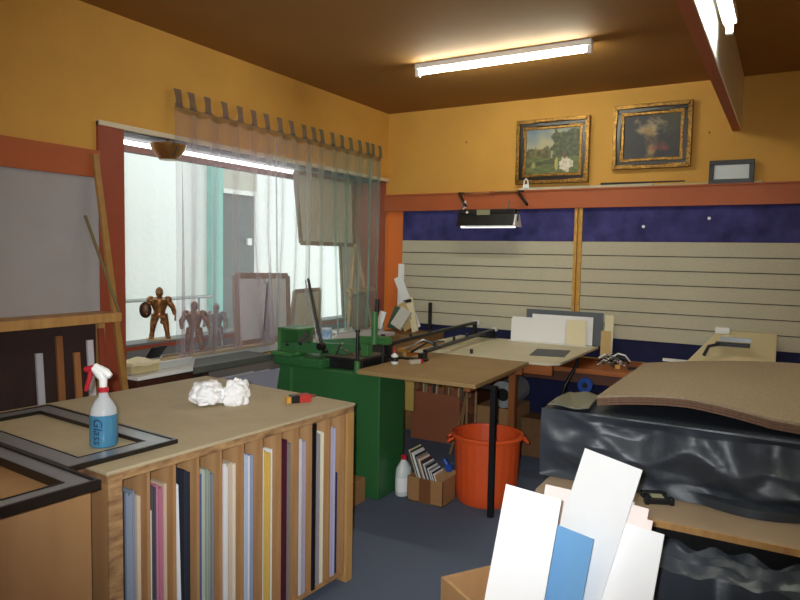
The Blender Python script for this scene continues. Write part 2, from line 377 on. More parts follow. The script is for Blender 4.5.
def landscape(u, v):
    sky = mixc((205, 196, 160), (110, 140, 170), (v - .6) * 2.2 + nz(u, v, 5) * .6 + (.35 - u) * .8)
    c = sky
    tl = .58 + .1 * nz(u, 0, 9, 2) + .06 * nz(u, v, 25, 3)
    if u < .48 and v < tl: c = mixc((52, 54, 28), (120, 108, 50), .4 + nz(u, v, 14, 4) * 1.2 + (v - .35))
    edge = .5 + .25 * (1 - v) * 0 + .08 * nz(0, v, 8, 5)
    if u > edge and v < .95 + .2 * nz(u, v, 7, 6) : c = mixc((44, 56, 34), (96, 104, 58), .4 + nz(u, v, 16, 7) * 1.3)
    if v < .36 + .03 * nz(u, 0, 6, 8): c = mixc((66, 84, 34), (112, 122, 56), .5 + nz(u, v * 4, 7, 9) * 1.2)
    if abs(v - .2 - .15 * u) < .045 and u < .6: c = mixc(c, (40, 48, 26), .7)
    c = mixc(c, (96, 92, 66), .3)
    if ((u - .75) / .12) ** 2 + ((v - .2) / .15) ** 2 < 1 + nz(u, v, 14) * .6: c = mixc((222, 214, 196), (176, 164, 140), nz(u, v, 22) + .3)
    if ((u - .71) / .03) ** 2 + ((v - .40) / .05) ** 2 < 1: c = (110, 70, 50)
    if ((u - .58) / .03) ** 2 + ((v - .22) / .14) ** 2 < 1: c = (178, 160, 92)
    if ((u - .15) / .04) ** 2 + ((v - .2) / .07) ** 2 < 1: c = (150, 146, 84)
    return c
def floral(u, v):
    c = mixc((34, 30, 36), (84, 80, 44), (u - .45) * 1.3 * v * 1.3 + nz(u, v, 4) * .35)
    n1 = nz(u, v, 7, 2) + .6 * nz(u, v, 19, 3)
    d = ((u - .46) / .34) ** 2 + ((v - .70) / .3) ** 2 + n1 * .7
    c = mixc((196, 172, 122), c, .22 + d * .95)
    d2 = ((u - .46 - .05 * math.sin(v * 6)) / .13) ** 2 + max(0, v - .6) * 3 + n1 * .8
    c = mixc((160, 124, 68), c, .35 + d2 * .8)
    d3 = ((u - .66) / .16) ** 2 + ((v - .26) / .14) ** 2 + n1
    c = mixc((140, 50, 44), c, .45 + d3 * .7)
    return mixc(c, (24, 20, 22), .12)
def picture(x0, x1, z0, z1, fn, label, tilt=.03):
    t = thing('framed_painting', label, 'painting', ((x0 + x1) / 2, -.012, z0)); w = x1 - x0; h = z1 - z0
    y = -.012
    def ring(o, i, ya, yb, name, m):
        b = B()
        xa, xb, za, zb = x0 + o, x1 - o, z0 + o, z1 - o; s = i - o
        for q in ((xa, xb, za, za + s), (xa, xb, zb - s, zb), (xa, xa + s, za + s, zb - s), (xb - s, xb, za + s, zb - s)):
            b.box(q[0], q[1], yb, ya, q[2], q[3])
        return b.add(name, m, t, bevel=.004)
    fr = ring(0, .03, y, y - .045, 'outer_moulding', M_gold)
    ring(.03, .062, y, y - .032, 'dark_cove', M_blackf)
    ring(.062, .085, y, y - .024, 'gilt_slip', M_gold)
    for (cx, cz) in ((x0, z0), (x1, z0), (x0, z1), (x1, z1)):
        sx = 1 if cx == x0 else -1; sz = 1 if cz == z0 else -1; b = B()
        b.bar((cx + sx * .018, y - .046, cz + sz * .018), (cx + sx * .16, y - .046, cz + sz * .018), .008, .03)
        b.bar((cx + sx * .018, y - .046, cz + sz * .018), (cx + sx * .018, y - .046, cz + sz * .14), .008, .03, up=(1, 0, 0))
        b.ball((cx + sx * .024, y - .04, cz + sz * .024), .02, (1, .5, 1))
        b.bar((cx + sx * .058, y - .03, cz + sz * .066), (cx + sx * .17, y - .03, cz + sz * .066), .006, .012).bar((cx + sx * .066, y - .03, cz + sz * .066), (cx + sx * .066, y - .03, cz + sz * .15), .006, .012, up=(1, 0, 0))
        b.add('corner_ornament', M_gold, fr, smooth=True)
    me = painting_mesh(w - .16, h - .16, 72, 54, fn); o = bpy.data.objects.new('canvas', me); COL.objects.link(o); o.parent = t
    o.location = (0, -.012, .08)
    B().box(x0 + .01, x1 - .01, y - .008, y + .008, z0 + .01, z1 - .01).add('backing', M_blackf, t)
    t.rotation_euler.x = tilt * 0
    return t
picture(1.32, 1.945, 2.165, 2.705, landscape, 'gold and black framed painting of a figure in white in a green park')
picture(2.13, 2.715, 2.25, 2.752, floral, 'gold and black framed dark painting of a pale spray of flowers')
t = thing('framed_print', 'small dark-framed white print standing on the ledge at far right', 'picture frame', (2.99, -.04, 2.112))
b = B()
for q in ((2.845, 3.14 - .2, 2.112, 2.145),): pass
b.box(2.845, 3.145, -.055, -.03, 2.112, 2.146).box(2.845, 3.145, -.055, -.03, 2.25, 2.284).box(2.845, 2.879, -.055, -.03, 2.146, 2.25).box(3.111, 3.145, -.055, -.03, 2.146, 2.25)
b.add('frame', M_black, t, bevel=.003)
B().box(2.87, 3.12, -.044, -.034, 2.14, 2.26).add('print', card('print', (214, 222, 224)), t)
# nails in the ochre wall
for x, z, l in ((.829, 2.565, 'small dark nail in the ochre wall left of the park painting'), (2.83, 2.50, 'small dark nail in the ochre wall right of the flower painting')):
    B().cyl((x, 0, z), (x, -.02, z + .003), .005, n=8).add('nail', M_black, label=l, cat='nail')
# mouldings lying on the ledge of the band
led = 2.112
B().bar((1.36, -.05, led + .012), (2.45, -.045, led + .012), .022, .022).add('moulding_length', card('white_moulding', (186, 178, 150)), label='long white moulding length lying on the ledge under the paintings', cat='moulding', bevel=.003)
B().bar((1.5, -.022, led + .01), (3.2, -.022, led + .01), .02, .018).add('moulding_length', card('cream_moulding', (190, 170, 120)), label='long tan moulding length lying at the back of the ledge by the wall', cat='moulding', bevel=.003)
B().cyl((2.05, -.046, led + .032), (2.68, -.044, led + .032), .009, .005).add('black_rod', M_black, label='thin black rod lying on white moulding under the flower painting', cat='rod', smooth=True)
b = B().tube([(1.40, -.066, led + .006), (1.41, -.066, led + .08), (1.425, -.066, led + .1), (1.44, -.066, led + .08), (1.45, -.066, led + .006)], .006)
b.ball((1.425, -.062, led + .03), .022, (1.2, .5, 1)).add('white_loop', M_whitee, label='white plastic loop hook standing on the ledge under the park painting', cat='hook', smooth=True)

# ============================================================ HANGING LAMP over the cutting table
t = thing('hanging_lamp', 'black rectangular reflector lamp hung in front of the blue velvet board', 'lamp', (1.1, -.22, 1.80))
y0 = -.30
def lp(x, y, z): return (x, y, z)
hx0, hx1, hy = .88, 1.40, -.20
b = B()   # open trapezoid hood
pr = [(-.035, .13), (.035, .13), (.085, 0), (.079, 0), (.03, .122), (-.03, .122), (-.079, 0), (-.085, 0)]
A = [b.bm.verts.new((hx0, hy + p, 1.80 + q)) for p, q in pr]; C = [b.bm.verts.new((hx1, hy + p, 1.80 + q)) for p, q in pr]
for k in range(8): b.bm.faces.new((A[k], A[(k + 1) % 8], C[(k + 1) % 8], C[k]))
b.bm.faces.new(A[::-1]); b.bm.faces.new(C)
b.add('hood', M_black, t)
bb = B().box(hx0 + .0, hx1, hy - .05, hy + .05, 1.905, 1.945).add('ballast_box', M_black, t, bevel=.004)
B().box(hx0 + .18, hx0 + .30, hy - .058, hy - .05, 1.895, 1.94).add('rating_plate', mat('rating_plate', (150, 150, 120), .4, metal=.3), bb)
B().cyl((hx0 + .01, hy, 1.80), (hx1 - .01, hy, 1.80), .013).add('tube', emis('hanging_tube', (1, .98, .95), TUBE_HANG), t, smooth=True)
b = B(); b.bar((hx0 + .08, hy - .084, 1.797), (hx1 + .0, hy - .084, 1.797), .006, .012).add('lip', M_whitee, t)
b = B(); pe = [(-.035, .125), (.035, .125), (.09, -.006), (-.09, -.006)]
A = [b.bm.verts.new((hx1 - .001, hy + p, 1.80 + q * .8)) for p, q in pe]; C = [b.bm.verts.new((hx1 + .014, hy + p, 1.80 + q * .8)) for p, q in pe]
for k in range(4): b.bm.faces.new((A[k], A[(k + 1) % 4], C[(k + 1) % 4], C[k]))
b.bm.faces.new(A[::-1]); b.bm.faces.new(C); b.add('end_plate', M_whitee, t)
B().tube([(hx1 + .016, hy - .02, 1.84), (hx1 + .02, hy - .02, 1.88), (hx1 + .012, hy - .01, 1.92)], .008).add('socket', M_black, t)
for x in (.79, 1.345):
    B().bar((x, -.06, 2.105), (x + .17, -.27, 1.975), .016, .024).bar((x, -.062, 2.108), (x + .08, -.12, 2.10), .016, .012).add('bracket_arm', M_black, t)
B().tube([(.83, -.09, 2.105), (1.0, -.09, 2.092), (1.2, -.09, 2.105), (1.37, -.09, 2.10)], .006).add('wire', M_tan, t)
B().box(1.10, 1.15, -.097, -.083, 2.085, 2.108).add('wire_joiner', mat('red_tape', (140, 60, 30)), t)
for x in (.90, 1.33):
    b = B()
    for k in range(9): b.ball((x + .004 * (k % 2), -.235 + .004 * k * 0 + .035 * k / 9, 1.94 + .009 * k), .006, n=6)
    b.add('chain', M_steel, t, smooth=True)
B().tube([(.94, -.22, 1.96), (.93, -.24, 2.0), (.945, -.25, 2.02), (.95, -.24, 1.99), (.92, -.23, 1.95)], .006).add('hook', M_whitee, t, smooth=True)
B().ball((.97, -.262, 1.918), .012).add('knob', M_whitee, t, smooth=True)

# ============================================================ CURTAIN
tabs_px_y = [-2.575, -2.43, -2.275, -2.105, -1.985, -1.865, -1.745, -1.62, -1.50, -1.385, -1.285, -1.205, -1.085, -.985, -.88, -.765, -.665, -.59, -.165 - .3 + .12]
tabs_px_y = []
import_rows = [176, 190, 205, 223, 237.6, 251.6, 265, 277.6, 290, 302, 312, 320, 330.5, 339.5, 349, 358, 365.5, 370.5, 378]
def px_to_y(px, z=2.5, x=.02):
    """where the photograph column px meets the left wall at height z"""
    lo, hi = -4.0, .2
    for _ in range(50):
        mid = (lo + hi) / 2; dv = Vector((x, mid, z)) - Vector((3.392, -5.52, 1.55)); q = 400 + 660.84 * dv.dot(_r2) / dv.dot(_f)
        if q < px: lo = mid
        else: hi = mid
    return lo
TY = [px_to_y(p) for p in import_rows]
cur = thing('sheer_curtain', 'sheer violet to teal tab-top curtain hanging across the shop window', 'curtain', (.04, -1.35, .86))
def zhead(y):
    for a, c in zip(TY, TY[1:]):
        if a <= y <= c: u = (y - a) / (c - a); return 2.452 - .014 * math.sin(PI * u) * min(1.4, (c - a) / .1) + .006 * noise.noise(Vector((y * 9, 0, 0)))
    return 2.452
def fold(y, z):
    k = (2.45 - z) / 1.6
    return .006 + (.007 + .022 * k) * math.sin(y * 37 + .9 * math.sin(y * 4.1) + k * .6) + .022 * k * (1 + math.sin(y * 13 + 2))
def cfn(u, v):
    y0_, y1_ = TY[0] - .035, TY[-1] + .015; y = y0_ + (y1_ - y0_) * u
    zt = zhead(y) - .035; z = zt + (.862 - zt) * v
    k = v * v
    g = y + k * .045 * math.sin(y * 6 + 1) + (.05 * v if u < .02 else 0)
    gather = .16 * max(0, v - .45) ** 1.4 * math.exp(-((y + 1.72) / .3) ** 2) * (-1 if y > -1.72 else 1)
    return (.045 + fold(y, z), g + gather, z)
B().grid(420, 26, cfn).add('drape', M_sheer, cur, smooth=True, recalc=False)
def hfn(u, v):
    y0_, y1_ = TY[0] - .035, TY[-1] + .015; y = y0_ + (y1_ - y0_) * u
    zt = zhead(y); return (.045 + fold(y, zt), y, zt - .035 * v + .012 * (1 - v))
B().grid(420, 2, hfn).add('heading_band', M_sheerh, cur, smooth=True, recalc=False)
for y in TY:
    lean = random.uniform(-.012, .012)
    B().grid(2, 8, lambda u, v: (.050 - .014 * v + .004 * math.sin(v * PI), y + (u - .5) * (.062 - .010 * math.sin(v * PI)) + lean * v, 2.44 + .115 * v)).add('tab', M_sheert, cur, recalc=False)
for y in TY[::1]:
    pass
# lengths that hang heavier: a violet and a teal gathered fold
for yy, w_ in ((-1.70, .028), (-1.28, .014), (-.42, .03)):
    B().grid(6, 24, lambda u, v: (.062 + fold(yy, 2.4) + .012 * math.sin(u * PI * 2), yy + (u - .5) * w_ * (1 + .4 * math.sin(v * 5 + yy * 9)) + .05 * v * math.sin(yy * 7), 2.40 - (2.40 - .9) * v)).add('gathered_fold', M_sheerh if 0 else M_sheer, cur, smooth=True, recalc=False)

# ============================================================ THINGS IN THE WINDOW
def open_frame(name, label, cat, P, m, bar=.03, t=.02, panel=None, brace=False, pname='canvas'):
    """P: four world corners tl,tr,br,bl of a frame; builds frame bars, a panel and a brace"""
    P = [Vector(p) for p in P]; c = (P[2] + P[3]) / 2; o = thing(name, label, cat, c)
    n = (P[1] - P[0]).cross(P[3] - P[0]).normalized(); b = B()
    for a, d in ((0, 1), (1, 2), (2, 3), (3, 0)): b.bar(P[a], P[d], t, bar, up=(P[(d + 1) % 4] - P[d]).normalized())
    b.add('frame', m, o, bevel=.002)
    if panel:
        q = B(); k = .5 * t
        vs = [p + n * k * s for s in (.3, -.3) for p in P]
        q._ins(vs, [(0, 1, 2, 3), (7, 6, 5, 4), (0, 4, 5, 1), (1, 5, 6, 2), (2, 6, 7, 3), (3, 7, 4, 0)]); q.add(pname, panel, o)
    if brace: B().bar((P[0] + P[1]) / 2 + n * t * .6, (P[2] + P[3]) / 2 + n * t * .6, .012, .035, up=(P[1] - P[0])).add('brace', m, o)
    return o
M_cback = card('canvas_back', (206, 198, 176))
open_frame('stretched_canvas', 'large canvas seen from behind, hung high in the window behind the curtain', 'canvas', [(-.16, -1.21, 2.21), (-.16, -.38, 2.21), (-.12, -.40, 1.625), (-.12, -1.17, 1.625)], M_tan, .035, .02, M_cback, True)
open_frame('window_frame_sample', 'tan wooden picture frame with grey back panel leaning in the window', 'picture frame', [(-.15, -1.90, 1.365), (-.15, -1.31, 1.352), (-.06, -1.40, .865), (-.06, -1.97, .865)], M_tan, .045, .025, card('grey_back', (208, 208, 206)), False, 'backing')
open_frame('tilted_picture_frame', 'small tilted tan frame leaning right of the grey-backed frame in the window', 'picture frame', [(-.15, -1.21, 1.22), (-.15, -.87, 1.225), (-.08, -.98, .865), (-.08, -1.36, .865)], M_tan, .035, .02, card('beige_back', (190, 180, 152)), True, 'backing')
open_frame('leaning_canvas', 'tall narrow cream canvas standing behind the easel at the window end', 'canvas', [(-.33, -.34, 1.80), (-.33, -.10, 1.80), (-.24, -.12, .945), (-.24, -.38, .945)], M_tan, .025, .02, M_cback, False)
e = thing('easel', 'wooden A-frame easel standing at the far end of the window', 'easel', (-.08, -.40, .845))
B().bar((-.1, -.40, 1.63), (-.03, -.60, .85), .02, .03).add('leg', M_pine, e)
B().bar((-.1, -.38, 1.63), (-.03, -.20, .85), .02, .03).add('leg', M_pine, e)
B().bar((-.1, -.39, 1.60), (-.19, -.36, .95), .02, .03).add('rear_leg', M_pine, e)
B().bar((-.04, -.60, 1.21), (-.04, -.17, 1.21), .05, .03).add('tray', M_pine, e)
open_frame('small_canvas', 'small brown framed picture under the easel tray', 'picture', [(-.06, -.53, 1.15), (-.06, -.30, 1.17), (.0, -.30, .86), (.0, -.55, .86)], M_tan, .03, .02, card('brownish_print', (150, 120, 90)), False, 'print')
B().tube([(-.02, -1.72, .871), (-.02, -1.70, 1.0), (-.02, -1.70, 1.16), (-.02, -1.69, 1.3)], [.035, .022, .012, .01]).add('dark_spindle', card('spindle', (56, 50, 50)), label='slim dark turned spindle standing before the grey-backed frame', cat='spindle', smooth=True)
B().lathe((-.02, -1.69, 1.30), [(.012, 0), (.035, .012), (.03, .03), (.01, .04)], 16).add('spindle_cap', M_pewter, label='small grey cap on top of the dark spindle', cat='cap', smooth=True)
# window ledge rails
B().bar((.022, -2.72, .855), (.022, -1.68, .855), .04, .022).add('rail_moulding', card('pale_rail', (176, 156, 120)), label='pale wooden moulding lying along the front of the window sill', cat='moulding', bevel=.003)
B().bar((-.03, -2.66, .858), (-.03, -1.60, .858), .03, .025).add('rail_moulding', card('tan_rail', (130, 106, 78)), label='darker tan moulding lying behind the pale one on the sill', cat='moulding', bevel=.003)

# statuettes
def knight(name, label, loc, h, m, rz, shield=1, base=True):
    k = h / .36; t = thing(name, label, 'statuette', loc, rz, local=True); b = B()
    def P(x, y, z): return (x * k, y * k, z * k)
    for s in (-1, 1):
        b.tube([P(s * .055, -.02, .014), P(s * .052, 0, .02), P(s * .048, .0, .05), P(s * .04, .0, .105), P(s * .024, 0, .17)], [.014 * k, .018 * k, .016 * k, .022 * k, .030 * k])
        b.ball(P(s * .041, -.008, .105), .015 * k); b.ball(P(s * .058, -.022, .014), .014 * k, (1, 1.7, .8))
        b.tube([P(s * .05, 0, .268), P(s * .085, -.005, .22), P(s * (.08 if s < 0 else .095), -.035, .185)], [.023 * k, .018 * k, .014 * k]); b.ball(P(s * .055, 0, .268), .028 * k)
        b.ball(P(s * (.08 if s < 0 else .095), -.04, .18), .013 * k)
    b.tube([P(0, 0, .16), P(0, 0, .19), P(0, -.002, .235), P(0, 0, .272), P(0, 0, .292)], [.044 * k, .038 * k, .054 * k, .056 * k, .018 * k], 14)
    b.tube([P(0, 0, .185), P(0, 0, .150)], [.036 * k, .05 * k], 14)
    b.add('body', m, t, smooth=True)
    B().lathe(P(0, 0, .29), [(.012 * k, 0), (.023 * k, .012 * k), (.026 * k, .034 * k), (.02 * k, .054 * k), (.006 * k, .066 * k)], 16).add('helmet', m, t, smooth=True)
    B().bar(P(-.018, -.025, .322), P(.018, -.025, .322), .004, .005).add('visor_slit', M_black, t)
    if shield: B().ball(P(-.088, -.04, .205), .044 * k, (.9, .3, 1.25)).add('shield', mat('dark_bronze', (70, 46, 30), .4, metal=.7), t, smooth=True)
    B().tube([P(.1, -.05, .19), P(.1, -.055, .13 if base else .02)], .006 * k).ball(P(.02, -.0, .12), .018 * k).add('weapon', m, t, smooth=True)
    if base: B().box(-.085 * k, .085 * k, -.05 * k, .03 * k, 0, .008 * k).add('base', mat('statuette_base', (168, 140, 96), .5, metal=.3), t)
    return t
knight('knight_statuette', 'copper knight statuette with round shield, legs apart, on the window ledge', (-.27, -2.49, .94), .36, M_bronze, math.radians(50))
knight('knight_statuette', 'bronze knight statuette half behind the curtain edge, between the other two', (-.10, -2.34, .845), .36, M_bronze, math.radians(45), 0)
knight('knight_statuette', 'grey pewter knight statuette leaning on a long sword behind the curtain', (-.12, -2.12, .845), .335, M_pewter, math.radians(20), 0)
# box, cloth and notebook at the left of the sill
t = thing('cream_box', 'cream cardboard box with a folded cloth on the window sill', 'box', (-.02, -2.86, .80))
B().box(-.1, .05, -2.96, -2.76, .80, .845).add('box_body', card('cream_box', (196, 180, 134)), t, bevel=.003)
B().slab(14, 10, lambda u, v: (-.12 + .19 * v, -2.97 + .2 * u, .868 + .006 * math.sin(u * 9) * math.sin(v * 6 + 1)), .02).add('cloth', card('cream_cloth', (226, 214, 176)), t, smooth=True)
B().obox((-.1, -2.66, .888), (.1, .12, .012), (0, -.9, .1)).add('notebook', M_black, label='black notebook propped on the sill beside the cream box', cat='notebook', bevel=.002)
B().box(-.06, .05, -2.73, -2.50, .846, .852).add('white_sheet', M_white, label='white sheet lying on the sill under the first statuette', cat='sheet')
# worktop below the sill at the left: dark drawer front
t = thing('sill_cabinet', 'low dark brown cabinet with a white top under the window sill', 'cabinet', (.1, -2.75, 0))
B().box(.0 + .001, .13, -2.98, -2.42, .775, .795).add('cabinet_top', M_whitee, t, bevel=.002)
B().box(.001, .12, -2.98, -2.42, 0, .775).add('body', mat('dark_brown_wood', (66, 36, 24), .5, var=.2), t)
df = B().box(.1205, .128, -2.96, -2.44, .6, .76).add('drawer_front', mat('dark_brown_wood', (66, 36, 24)), t)
B().ball((.135, -2.7, .68), .012).add('knob', M_brass, df, smooth=True)
# white boards stacked low under the machine arm
for k, (y, c) in enumerate(((-2.28, (222, 222, 226)), (-2.2, (196, 200, 206)), (-2.12, (178, 176, 190)))):
    B().obox((.17 + .035 * k, y, .36), (.012, .42 + .1 * k, .70), (0, .06, 0)).add('leaning_board', card('lean%d' % k, c), label=['white board leaning under the sill behind the machine arm, nearest the drawer cabinet', 'pale grey board leaning under the sill, between the white and lilac ones', 'lilac grey board leaning under the sill nearest the green machine'][k], cat='board')

# ============================================================ LEFT EDGE: open shelf, mouldings
t = thing('open_shelf', 'rough wooden open shelf unit against the left wall by the window', 'shelf', (.2, -3.6, 0))
B().box(.018, .20, -4.3, -3.135, 1.145, 1.195).add('top_board', M_pine, t, bevel=.003)
B().box(.023, .19, -4.3, -3.135, .35, .38).add('shelf_board', M_pine, t)
for y in (-4.27,): B().box(.16, .19, y - .02, y + .02, 0, 1.145).add('post', M_pine, t)
for y in (-4.27, -3.155): B().box(.023, .05, y - .02, y + .02, 0, 1.145).add('post', M_pine, t)
B().box(.012 + .006, .022, -4.25, -3.13, .38, 1.145).add('back_panel', mat('dark_back', (60, 40, 34), .8), t)
def leaner(a, bb, w_, h_, m, label, cat='moulding', name='moulding_length', up=(0, 0, 1)):
    return B().bar(a, bb, w_, h_, up=up).add(name, m, label=label, cat=cat, bevel=.002)
leaner((.215, -3.033, .0), (.042, -3.178, 2.07), .022, .034, mat('dull_gold', (164, 120, 62), .5, var=.12, scale=20), 'long gold moulding leaning on the red post left of the window', up=(0, 1, 0))
leaner((.21, -3.16, 1.2), (.03, -3.235, 1.73), .012, .014, card('thin_dark', (120, 104, 66)), 'thin olive stick leaning on the grey panel beside the gold moulding', up=(0, 1, 0))
for k, (y, c, hh, l) in enumerate(((-3.20, (150, 66, 44), .72, 'brick red'), (-3.27, (214, 208, 214), .66, 'white'), (-3.35, (168, 110, 62), .60, 'chestnut'), (-3.45, (150, 96, 54), .70, 'brown'), (-3.56, (190, 190, 196), .62, 'silver'))):
    B().bar((.15, y, .385), (.06, y + .03, .38 + hh), .018, .035, up=(0, 1, 0)).add('moulding_offcut', card('off%d' % k, c), label=l + ' moulding offcut leaning inside the open shelf at the left', cat='moulding', group='offcuts in the open shelf', bevel=.002)

# ============================================================ RACK OF MAT BOARDS (foreground)
ang = math.atan2(1.236, .092)
rack = thing('board_rack', 'large plywood rack with hardboard top holding coloured mat boards in slots', 'rack', (1.581, -4.227, 0), ang, local=True)
RW, RD, RH = 1.24, 1.06, .85
B().box(-.004, RW + .004, -.004, RD, RH - .012, RH).add('top', M_mdf, rack, bevel=.002)
B().box(0, RW, 0, RD, RH - .04, RH - .0125).add('top_edge', M_edge, rack, bevel=.002)
B().box(0, .045, .0, RD, 0, RH - .041).add('side_panel', M_ply, rack)
B().box(RW - .045, RW, 0, RD, 0, RH - .041).add('side_panel', M_pine, rack)
B().box(-.001, .047, -.008, -.001, 0, RH - .02).add('front_stile', M_edge, rack)
B().box(.046, RW - .046, RD - .012, RD, 0, RH - .041).add('back_panel', M_plyd, rack)
B().box(.046, RW - .046, .01, RD - .013, .04, .06).add('floor_panel', M_plyd, rack)
DIV = [.150, .252, .352, .456, .562, .66, .764, .868, .965, 1.074, 1.178]
for k, x in enumerate(DIV):
    o = B().box(x - .006, x + .006, .004, RD - .014, .061, RH - .042).add('divider', M_plyd, rack)
    if k == 8: tag(B().box(x - .010, x + .010, -.003, .0035, .061, RH - .042).add('edge_strip', M_black, rack), 'black edge strip on a divider')
NTH = ['first', 'second', 'third', 'fourth', 'fifth', 'sixth', 'seventh', 'eighth', 'ninth', 'tenth', 'eleventh', 'twelfth', 'thirteenth', 'fourteenth', 'fifteenth', 'sixteenth', 'seventeenth', 'eighteenth', 'nineteenth']
ords = ['first', 'second', 'third', 'fourth', 'fifth', 'sixth', 'seventh', 'eighth', 'ninth', 'tenth', 'eleventh', 'twelfth']
BD = [  # slot, x0, x1, top, colour, name, depth, lean
 (0, .062, .078, .775, (40, 44, 58), 'navy'), (0, .084, .118, .757, (140, 150, 168), 'grey-blue'), (0, .124, .140, .737, (206, 184, 160), 'cream'),
 (1, .160, .167, .727, (200, 160, 110), 'tan-edged'), (1, .171, .176, .67, (225, 225, 225), 'narrow white'), (1, .180, .198, .752, (74, 74, 84), 'charcoal'), (1, .202, .226, .748, (186, 118, 142), 'dusty pink'), (1, .229, .243, .747, (202, 176, 150), 'pale tan'),
 (2, .264, .292, .735, (226, 228, 232), 'white'), (2, .312, .342, .772, (38, 42, 54), 'tall black'),
 (3, .362, .378, .742, (226, 228, 236), 'white'), (3, .382, .389, .740, (84, 92, 150), 'thin blue'), (3, .393, .410, .755, (178, 186, 168), 'sage green'), (3, .413, .428, .75, (150, 160, 146), 'grey-green'), (3, .434, .446, .728, (132, 132, 140), 'mid grey'),
 (4, .468, .478, .749, (228, 224, 226), 'white'), (4, .481, .490, .751, (168, 50, 96), 'magenta'), (4, .494, .514, .748, (232, 232, 232), 'bright white'), (4, .520, .552, .745, (222, 214, 196), 'cream'),
 (5, .572, .582, .75, (216, 196, 160), 'beige'), (5, .587, .614, .762, (184, 200, 220), 'light blue'), (5, .618, .626, .75, (230, 232, 240), 'white'), (5, .632, .646, .748, (150, 156, 186), 'lavender blue'),
 (6, .672, .700, .768, (230, 226, 222), 'white'), (6, .704, .736, .748, (206, 172, 84), 'mustard yellow'), (6, .742, .752, .747, (232, 232, 226), 'thin white'),
 (7, .776, .786, .751, (232, 232, 226), 'white'), (7, .791, .832, .769, (84, 26, 50), 'maroon'), (7, .839, .855, .75, (140, 130, 122), 'taupe'),
 (8, .880, .905, .757, (232, 230, 232), 'white'), (8, .908, .922, .752, (214, 212, 220), 'off-white'), (8, .927, .950, .739, (182, 170, 182), 'mauve grey'),
 (9, .980, 1.0, .771, (226, 226, 228), 'white'), (9, 1.004, 1.040, .762, (158, 150, 154), 'grey mauve'), (9, 1.044, 1.064, .758, (234, 228, 200), 'ivory'),
 (10, 1.083, 1.103, .759, (44, 56, 84), 'navy'), (10, 1.107, 1.148, .764, (184, 180, 206), 'lilac'), (10, 1.154, 1.168, .54, (40, 44, 92), 'short royal blue'),
 (11, 1.188, 1.193, .70, (200, 200, 200), 'thin pale grey'),
]
BD[-1] = (11, 1.1845, 1.193, .76, (126, 150, 160), 'teal grey')
R3 = Matrix.Translation((1.581, -4.227, 0)) @ Matrix.Rotation(ang, 4, 'Z')
last = (-1, 0)
for s, x0, x1, top, c, nm in BD:
    sh = .018 * ((x0 + x1) / 2 + 1.155) / 1.9; x0 -= sh; x1 -= sh; top = min(top, RH - .06)
    lo = ([.051] + [d + .0065 for d in DIV])[s]; hi = ([d - .0065 for d in DIV] + [RW - .046])[s]
    x0 = max(x0, lo)
    if last[0] == s: x0 = max(x0, last[1] + .0015)
    x1 = min(max(x1, x0 + .005), hi)
    last = (s, x1 + (.016 if nm == 'white' and s == 2 else 0)); nsh = max(1, round((x1 - x0) / .0095)); wsh = (x1 - x0) / nsh
    for k in range(nsh):
        dd = random.uniform(.0, .008); b = B(); tp = top - (random.uniform(0, .014) if k else 0)
        b.box(x0 + k * wsh + .0005, x0 + (k + 1) * wsh - .0006, .012 + dd, .84, .0615, tp)
        if nm == 'white' and s == 2:
            for v in b.bm.verts:
                if v.co.z < .3: v.co.x += .016
        b.move(R3)
        cv = random.uniform(-9, 7) if nsh > 1 else 0
        lab = '%s mat board in the %s slot from the left of the rack' % (nm, ords[s])
        if nsh > 1: lab = '%s mat board, %s of its %s alike, %s slot from the left' % (nm, NTH[k], ['', '', 'two', 'three', 'four', 'five'][nsh], ords[s])
        b.add('mat_board', card(nm.replace(' ', '_').replace('-', '_') + '_board%d' % k, tuple(min(250, q + cv) for q in c)), label=lab, cat='mat board', group='mat boards in the plywood rack')

# ---------- on the rack
def flat_frame(name, label, x0, x1, y0, y1, z, wd, t, mo, mi, rz=0):
    c = ((x0 + x1) / 2, (y0 + y1) / 2, z); o = thing(name, label, 'picture frame', c, rz, local=True); W_, D_ = (x1 - x0) / 2, (y1 - y0) / 2
    def ring(a, bq, z0, z1, nm, m):
        q = B()
        for (p0, p1, q0, q1) in ((-W_ + a, W_ - a, -D_ + a, -D_ + bq), (-W_ + a, W_ - a, D_ - bq, D_ - a), (-W_ + a, -W_ + bq, -D_ + bq, D_ - bq), (W_ - bq, W_ - a, -D_ + bq, D_ - bq)): q.box(p0, p1, q0, q1, z0, z1)
        q.add(nm, m, o, bevel=.001)
    ring(0, .012, 0, t, 'outer_edge', mo); ring(.012, wd - .006, 0, t * .8, 'face', mi); ring(wd - .006, wd, 0, t * .9, 'inner_lip', mo)
    return o
M_silver = mat('silver_face', (150, 152, 156), .3, metal=.4, var=.1, scale=6)
flat_frame('flat_picture_frame', 'black and silver picture frame lying flat under the blue spray bottle', .62, 1.505, -4.27, -3.86, .8505, .085, .016, M_blackf, M_silver, math.radians(-4))
flat_frame('flat_picture_frame', 'deep black frame with gold specks lying over the rack corner at bottom left', .95, 1.67, -4.86, -4.30, .846, .075, .03, M_blackf, M_silver, math.radians(-4))
t = thing('plywood_box', 'plain plywood box standing beside the left end of the rack', 'box', (1.1, -4.65, 0))
B().box(.7, 1.57, -5.0, -4.275, 0, .845).add('body', M_ply, t, bevel=.003)

